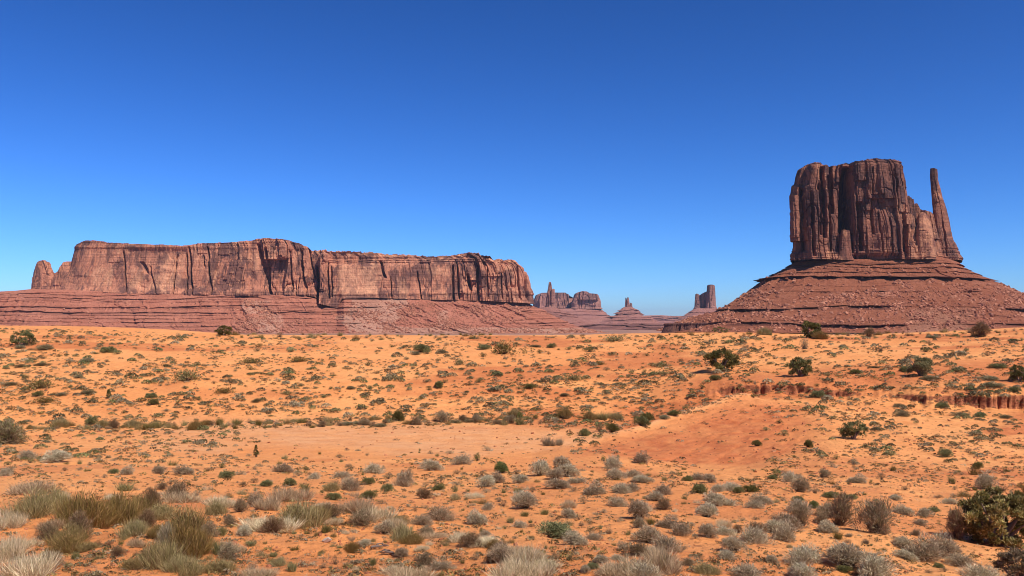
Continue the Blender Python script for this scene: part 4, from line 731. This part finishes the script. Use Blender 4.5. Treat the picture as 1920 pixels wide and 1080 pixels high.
for lb, ix in seen.items():
    if len(ix) == 2:                           # tell a pair apart by which stands nearer the camera
        a, b = sorted(ix, key=lambda i: -ent[i][2]); labs[a] = 'nearer '+lb; labs[b] = 'farther '+lb
    elif len(ix) > 2:
        o_ = sorted(ix, key=lambda i: ent[i][1]); labs[o_[0]] = 'leftmost '+lb; labs[o_[-1]] = 'rightmost '+lb
        for m_, i in enumerate(o_[1:-1]): labs[i] = ('second ', 'third ', 'fourth ', 'fifth ', 'sixth ', 'seventh ', 'eighth ', 'ninth ')[min(m_, 7)]+lb.replace(' coloured', '').replace('flat mat of olive green shrubs', 'flat green mat')
for (kd, px, py, w, hk), lb in zip(ent, labs):
    nm, ph, cat = KN_[kd]; lb = ' '.join(lb.replace(' at lower left', '').replace(' coloured', '').split()) if len(lb.split()) > 15 else lb
    plant(nm, px, py, w, hk/.62 if kd in 'SGRB' else hk, lb, cat, cat+' plants scattered on the orange sand')
# the rest of the far slope and the basin: individual small mounds
crest_ = None
def scatter(n, region, kinds, w0, w1, label, group, seed, sep=.8):
    r = np.random.default_rng(seed); m = 0; tries = 0
    while m < n and tries < 60000:
        tries += 1; px = r.uniform(region[0], region[1]); py = r.uniform(region[2], region[3])
        if region[4] is not crest_ and py < np.interp(px, [0, 400, 700, 1240, 1500, 1920], [616, 630, 634, 628, 634, 624]): continue
        dn = region[4](px, py) if len(region) > 4 else 1
        if r.random() > dn: continue
        w = w0*(w1/w0)**(r.random()**1.6)
        if any(abs(px-a) < sep*(w+b)/2 and abs(py-c) < .35*(w+b)/2 for a, c, b in taken): continue
        kd = kinds[r.integers(len(kinds))]; nm, ph, cat = KN_[kd]
        if count.get(nm, 0) >= 296: continue
        x, y, z = hit(px, py); u_ = 960+F*x/y
        if abs((HY-F*z/y)-py) > 4: continue
        plant(nm, px, py, w, (r.uniform(.7, 1.1)), label % ph, cat, group, at=(x, y, z)); m += 1
wv = lambda px, py: .35+.65*(float(vn(px/45., py/14.)) > -.2)
scatter(330, (-20, 1300, 618, 782, wv), 'FFFGGM', 6, 19, '%s dotted over the open far slope among its lookalikes', 'small mounds dotted over the far slope', 31)
scatter(170, (1180, 1940, 632, 735, wv), 'FFFGGB', 6, 20, '%s on the slope above the red cut banks', 'small mounds above the cut banks', 32)
scatter(110, (1400, 1940, 750, 915, wv), 'FFGG', 5, 16, '%s on the open sand basin below the red cut banks', 'small mounds in the basin', 33)
scatter(120, (-20, 1290, 783, 806, lambda px, py: 1.0*(abs(py-np.interp(px, [0, 100, 400, 700, 1000, 1290], [815, 806, 801, 793, 790, 772])) < 7)), 'GFTBO', 12, 30, '%s in the bushy strip along the far edge of the wash', 'bushes along the edge of the wash', 34, .35)
scatter(130, (-20, 950, 845, 925, wv), 'SGGTS', 7, 22, '%s on the flat ground between the wash and the near grass', 'small plants before the wash', 35)
scatter(160, (850, 1940, 880, 1075, wv), 'TSGOT', 8, 24, '%s between the grey sagebrush mounds on the near slope', 'small plants on the near slope', 36)
scatter(70, (-20, 640, 915, 1075, wv), 'OOPBT', 14, 40, '%s among the olive thicket and pale grass at lower left', 'grassy plants at lower left', 39, .5)
scatter(110, (640, 1940, 885, 1078, wv), 'SPSSB', 14, 44, '%s filling in between the larger mounds of the near slope', 'filling plants on the near slope', 40, .6)
scatter(60, (440, 1000, 925, 1075, wv), 'TOPS', 8, 26, '%s on the near sand between the pale grass drifts', 'small plants on the near sand', 37)
crest_ = lambda px, py: 1.0*(abs(py-np.interp(px, [0, 400, 700, 1240, 1500, 1920], [614, 628, 632, 627, 631, 622])-2) < 5)
scatter(46, (430, 920, 622, 642, crest_), 'GGTOB', 8, 20, '%s on the crest line of the sand below the mesa', 'plants on the crest below the mesa', 51, .5)
scatter(70, (1250, 1930, 612, 645, crest_), 'GTOBF', 8, 26, '%s on the crest line below the tall butte', 'plants on the crest below the tall butte', 52, .5)
# uncountable low growth, one object
def stuff(n, seed, name, label, dens, s0, s1, kinds, mat, kk=10, upw=.5, wd_=.13, hh_=.35, ll_=1.):
    r = np.random.default_rng(seed); parts = []; px = r.uniform(-80, 2000, n*4); py = r.uniform(612, 1085, n*4); ok = r.random(n*4) < dens(px, py); px, py = px[ok][:n], py[ok][:n]
    P_ = np.array([hit(a, b) for a, b in zip(px, py)]); e = np.abs((HY-F*P_[:, 2]/P_[:, 1])-py) < 3; P_ = P_[e]
    m = len(P_); s = s0*(s1/s0)**(r.random(m)**1.5)*np.clip(P_[:, 1]/60, .3, 2.0)
    k = kk; i = np.repeat(np.arange(m), k); d = dirs(m*k, r, upw, -.2); q_, a_ = r.random(m*k)**.5, r.uniform(0, 6.283, m*k); el = r.uniform(.6, 1.0, m)[i]; base = P_[i]+np.stack([q_*np.cos(a_)*.5*s[i], q_*np.sin(a_)*.5*el*s[i], s[i]*hh_*np.sqrt(1.02-q_**2)*r.random(m*k)**.3], 1)
    col = tint(m, r, kinds, None, .2)[i]*(1+.15*r.normal(size=(m*k, 1)))
    g_ = join([blades(base, d, s[i]*ll_*r.uniform(.35, .8, m*k), s[i]*wd_*r.uniform(.7, 1.5, m*k), np.clip(col, .01, .9), r, .3, 1)])
    o = mesh(name, g_[0], g_[1], mat, False, dict(Col=g_[2])); tag(o, label, name.replace('_', ' '), None, 'stuff')
strip = lambda px, py: np.exp(-((py-np.interp(px, [-80, 100, 400, 700, 1000, 1200, 1290, 1380], [818, 806, 801, 793, 790, 786, 766, 744]))/np.where(px > 1120, 7., 4.5))**2)*(px < 1390)
rcrest = lambda px: np.interp(px, [1000, 1100, 1200, 1300, 1385, 1450, 1600], [852, 836, 806, 770, 743, 748, 760])
def dn_all(px, py):
    n_ = fbm([px/70., py/18.], 3); cr = np.interp(px, [0, 400, 700, 1240, 1500, 1920], [613, 628, 632, 626, 632, 622])
    d = np.clip(.35+1.3*n_, .05, 1)*(py > cr)
    washm = SS(380, 520, px)*SS(1130, 1000, px)*SS(796, 808, py)*SS(866, 856, py); d = d*(1-.93*washm)
    rd = SS(1060, 1160, px)*SS(1520, 1420, px)*(py > rcrest(px))*SS(885, 850, py); d = d*(1-.85*rd)
    d = d*np.where(py > 915, .55, 1); return np.clip(d+.9*strip(px, py), 0, 1)
stuff(13000, 41, 'scrub_growth', 'tiny dry plants and tufts dusting the whole orange desert floor', dn_all, .16, .55, SAGEF+[(.20,.13,.06), (.14,.105,.05)]+OLIVE[:1], M_leaf, 26, .1, .20, .28, .26)
stuff(5500, 42, 'dry_litter', 'fine dead grass and twigs lying about on the near sand', lambda px, py: np.clip(.5+1.5*fbm([px/60., py/25.+50], 3), .03, 1)*SS(860, 960, py), .10, .34, STRAW+BROWN+OLIVE, M_leaf, 12, .6, .06, .1, .9)
stuff(2300, 43, 'mound_scrub', 'small dark shrub mounds too many to count on the far slope', lambda px, py: np.clip(.3+1.5*fbm([px/50., py/14.+9], 3), 0, 1)*(1-SS(380, 520, px)*SS(1130, 1000, px)*SS(790, 800, py)*SS(870, 860, py))*(1-SS(1060, 1160, px)*SS(1520, 1420, px)*(py > rcrest(px)-8))*(py > np.interp(px, [0, 400, 700, 1240, 1500, 1920], [616, 632, 636, 632, 636, 628]))*SS(880, 840, py), .32, .95, [(.19,.155,.085), (.24,.195,.115), (.15,.12,.065), (.28,.23,.15)]+GREEN[:1]+[(.14,.115,.05), (.19,.165,.07)], M_leaf, 100, .1, .14, .36, .20)
# pebbles and clods
r_ = np.random.default_rng(9); cp = []
for _ in range(22000):
    px, py = r_.uniform(0, 1920), r_.uniform(640, 1080)
    dn = .25+.9*float(SS(1380, 1500, px)*SS(800, 850, py)*SS(960, 900, py))+.4*float(vn(px/60., py/20.) > .2)
    if r_.random() < dn*.6: cp.append(hit(px, py))
cp = np.array(cp); sz = np.clip(.012+.07*r_.random(len(cp))**4, 0, .1)*np.clip(cp[:, 1]/35, .5, 2.2)
v, f, t_ = rocks(cp, sz, 77); M_clod = NT('clod'); M_clod = M_clod.done(M_clod.mix(M_clod.attr('tone'), (.30, .10, .045), (.48, .20, .09)))
o = mesh('pebbles', v, f, M_clod, False, dict(tone=t_)); tag(o, 'small red stones and clods strewn over the sand', 'pebbles', None, 'stuff')
# driftwood branches and the pale stone in the near sand
def stick(px, py, ln, ang, seed, label):
    x, y, z = hit(px, py); r = np.random.default_rng(seed); P0 = []; L_ = ln/F*y
    VV = []; FF = []; off = 0
    for b in range(3):
        a = ang+(0, .5, -.6)[b]; s = (1, .5, .35)[b]*L_; st = np.array([(0, 0, .02), (.35*L_*math.cos(ang), .35*L_*math.sin(ang), .05), (.6*L_*math.cos(ang), .6*L_*math.sin(ang), .05)][b])
        pts = [st+np.array([math.cos(a), math.sin(a), 0])*s*t+[r.uniform(-.02, .02), r.uniform(-.02, .02), .05*s*math.sin(3*t)+.01] for t in np.linspace(0, 1, 6)]
        v, f = tube(pts, np.linspace(.02, .006, 6)*(1, .7, .6)[b]); VV.append(v); FF.append(f+off); off += len(v)
    o = mesh('dead_branch', np.concatenate(VV)+[x, y, z], np.concatenate(FF), M_bark, True, loc=(x, y, z)); tag(o, label, 'branch')
stick(695, 1032, 34, .5, 1, 'grey dead branch lying on the near sand under the pale grass'); stick(1655, 1000, 24, 2.4, 2, 'thin dead branch fallen by the brown bushes'); stick(740, 1045, 30, 2.8, 3, 'reddish dead twig on the bare near sand')
x, y, z = hit(612, 1018); v, f, t_ = rocks(np.array([[x, y, z+.03]]), np.array([.055]), 5); M_ps = NT('pale_stone'); M_ps = M_ps.done((.50, .38, .28))
o = mesh('pale_stone', v, f, M_ps, False, loc=(x, y, z)); tag(o, 'whitish stone on the near sand in front of the olive bush', 'stone')
# ---------------------------------------------------------------- air
hv = np.array([(sx, sy, sz_) for sx in (-48000., 48000.) for sy in (-200., 44000.) for sz_ in (-42., 520.)])
hz = mesh('haze', hv, np.array([(0, 1, 3, 2), (4, 6, 7, 5), (0, 4, 5, 1), (2, 3, 7, 6), (0, 2, 6, 4), (1, 5, 7, 3)]), None, False)
hm = bpy.data.materials.new('haze'); hm.use_nodes = True; ht = hm.node_tree; ht.nodes.remove(ht.nodes['Principled BSDF'])
pv = ht.nodes.new('ShaderNodeVolumePrincipled'); pv.inputs['Color'].default_value = (.72, .82, 1, 1); pv.inputs['Density'].default_value = 1.9e-5; pv.inputs['Anisotropy'].default_value = .2
ht.links.new(pv.outputs[0], [n for n in ht.nodes if n.type == 'OUTPUT_MATERIAL'][0].inputs['Volume']); hz.data.materials.append(hm); tag(hz, kind='stuff')
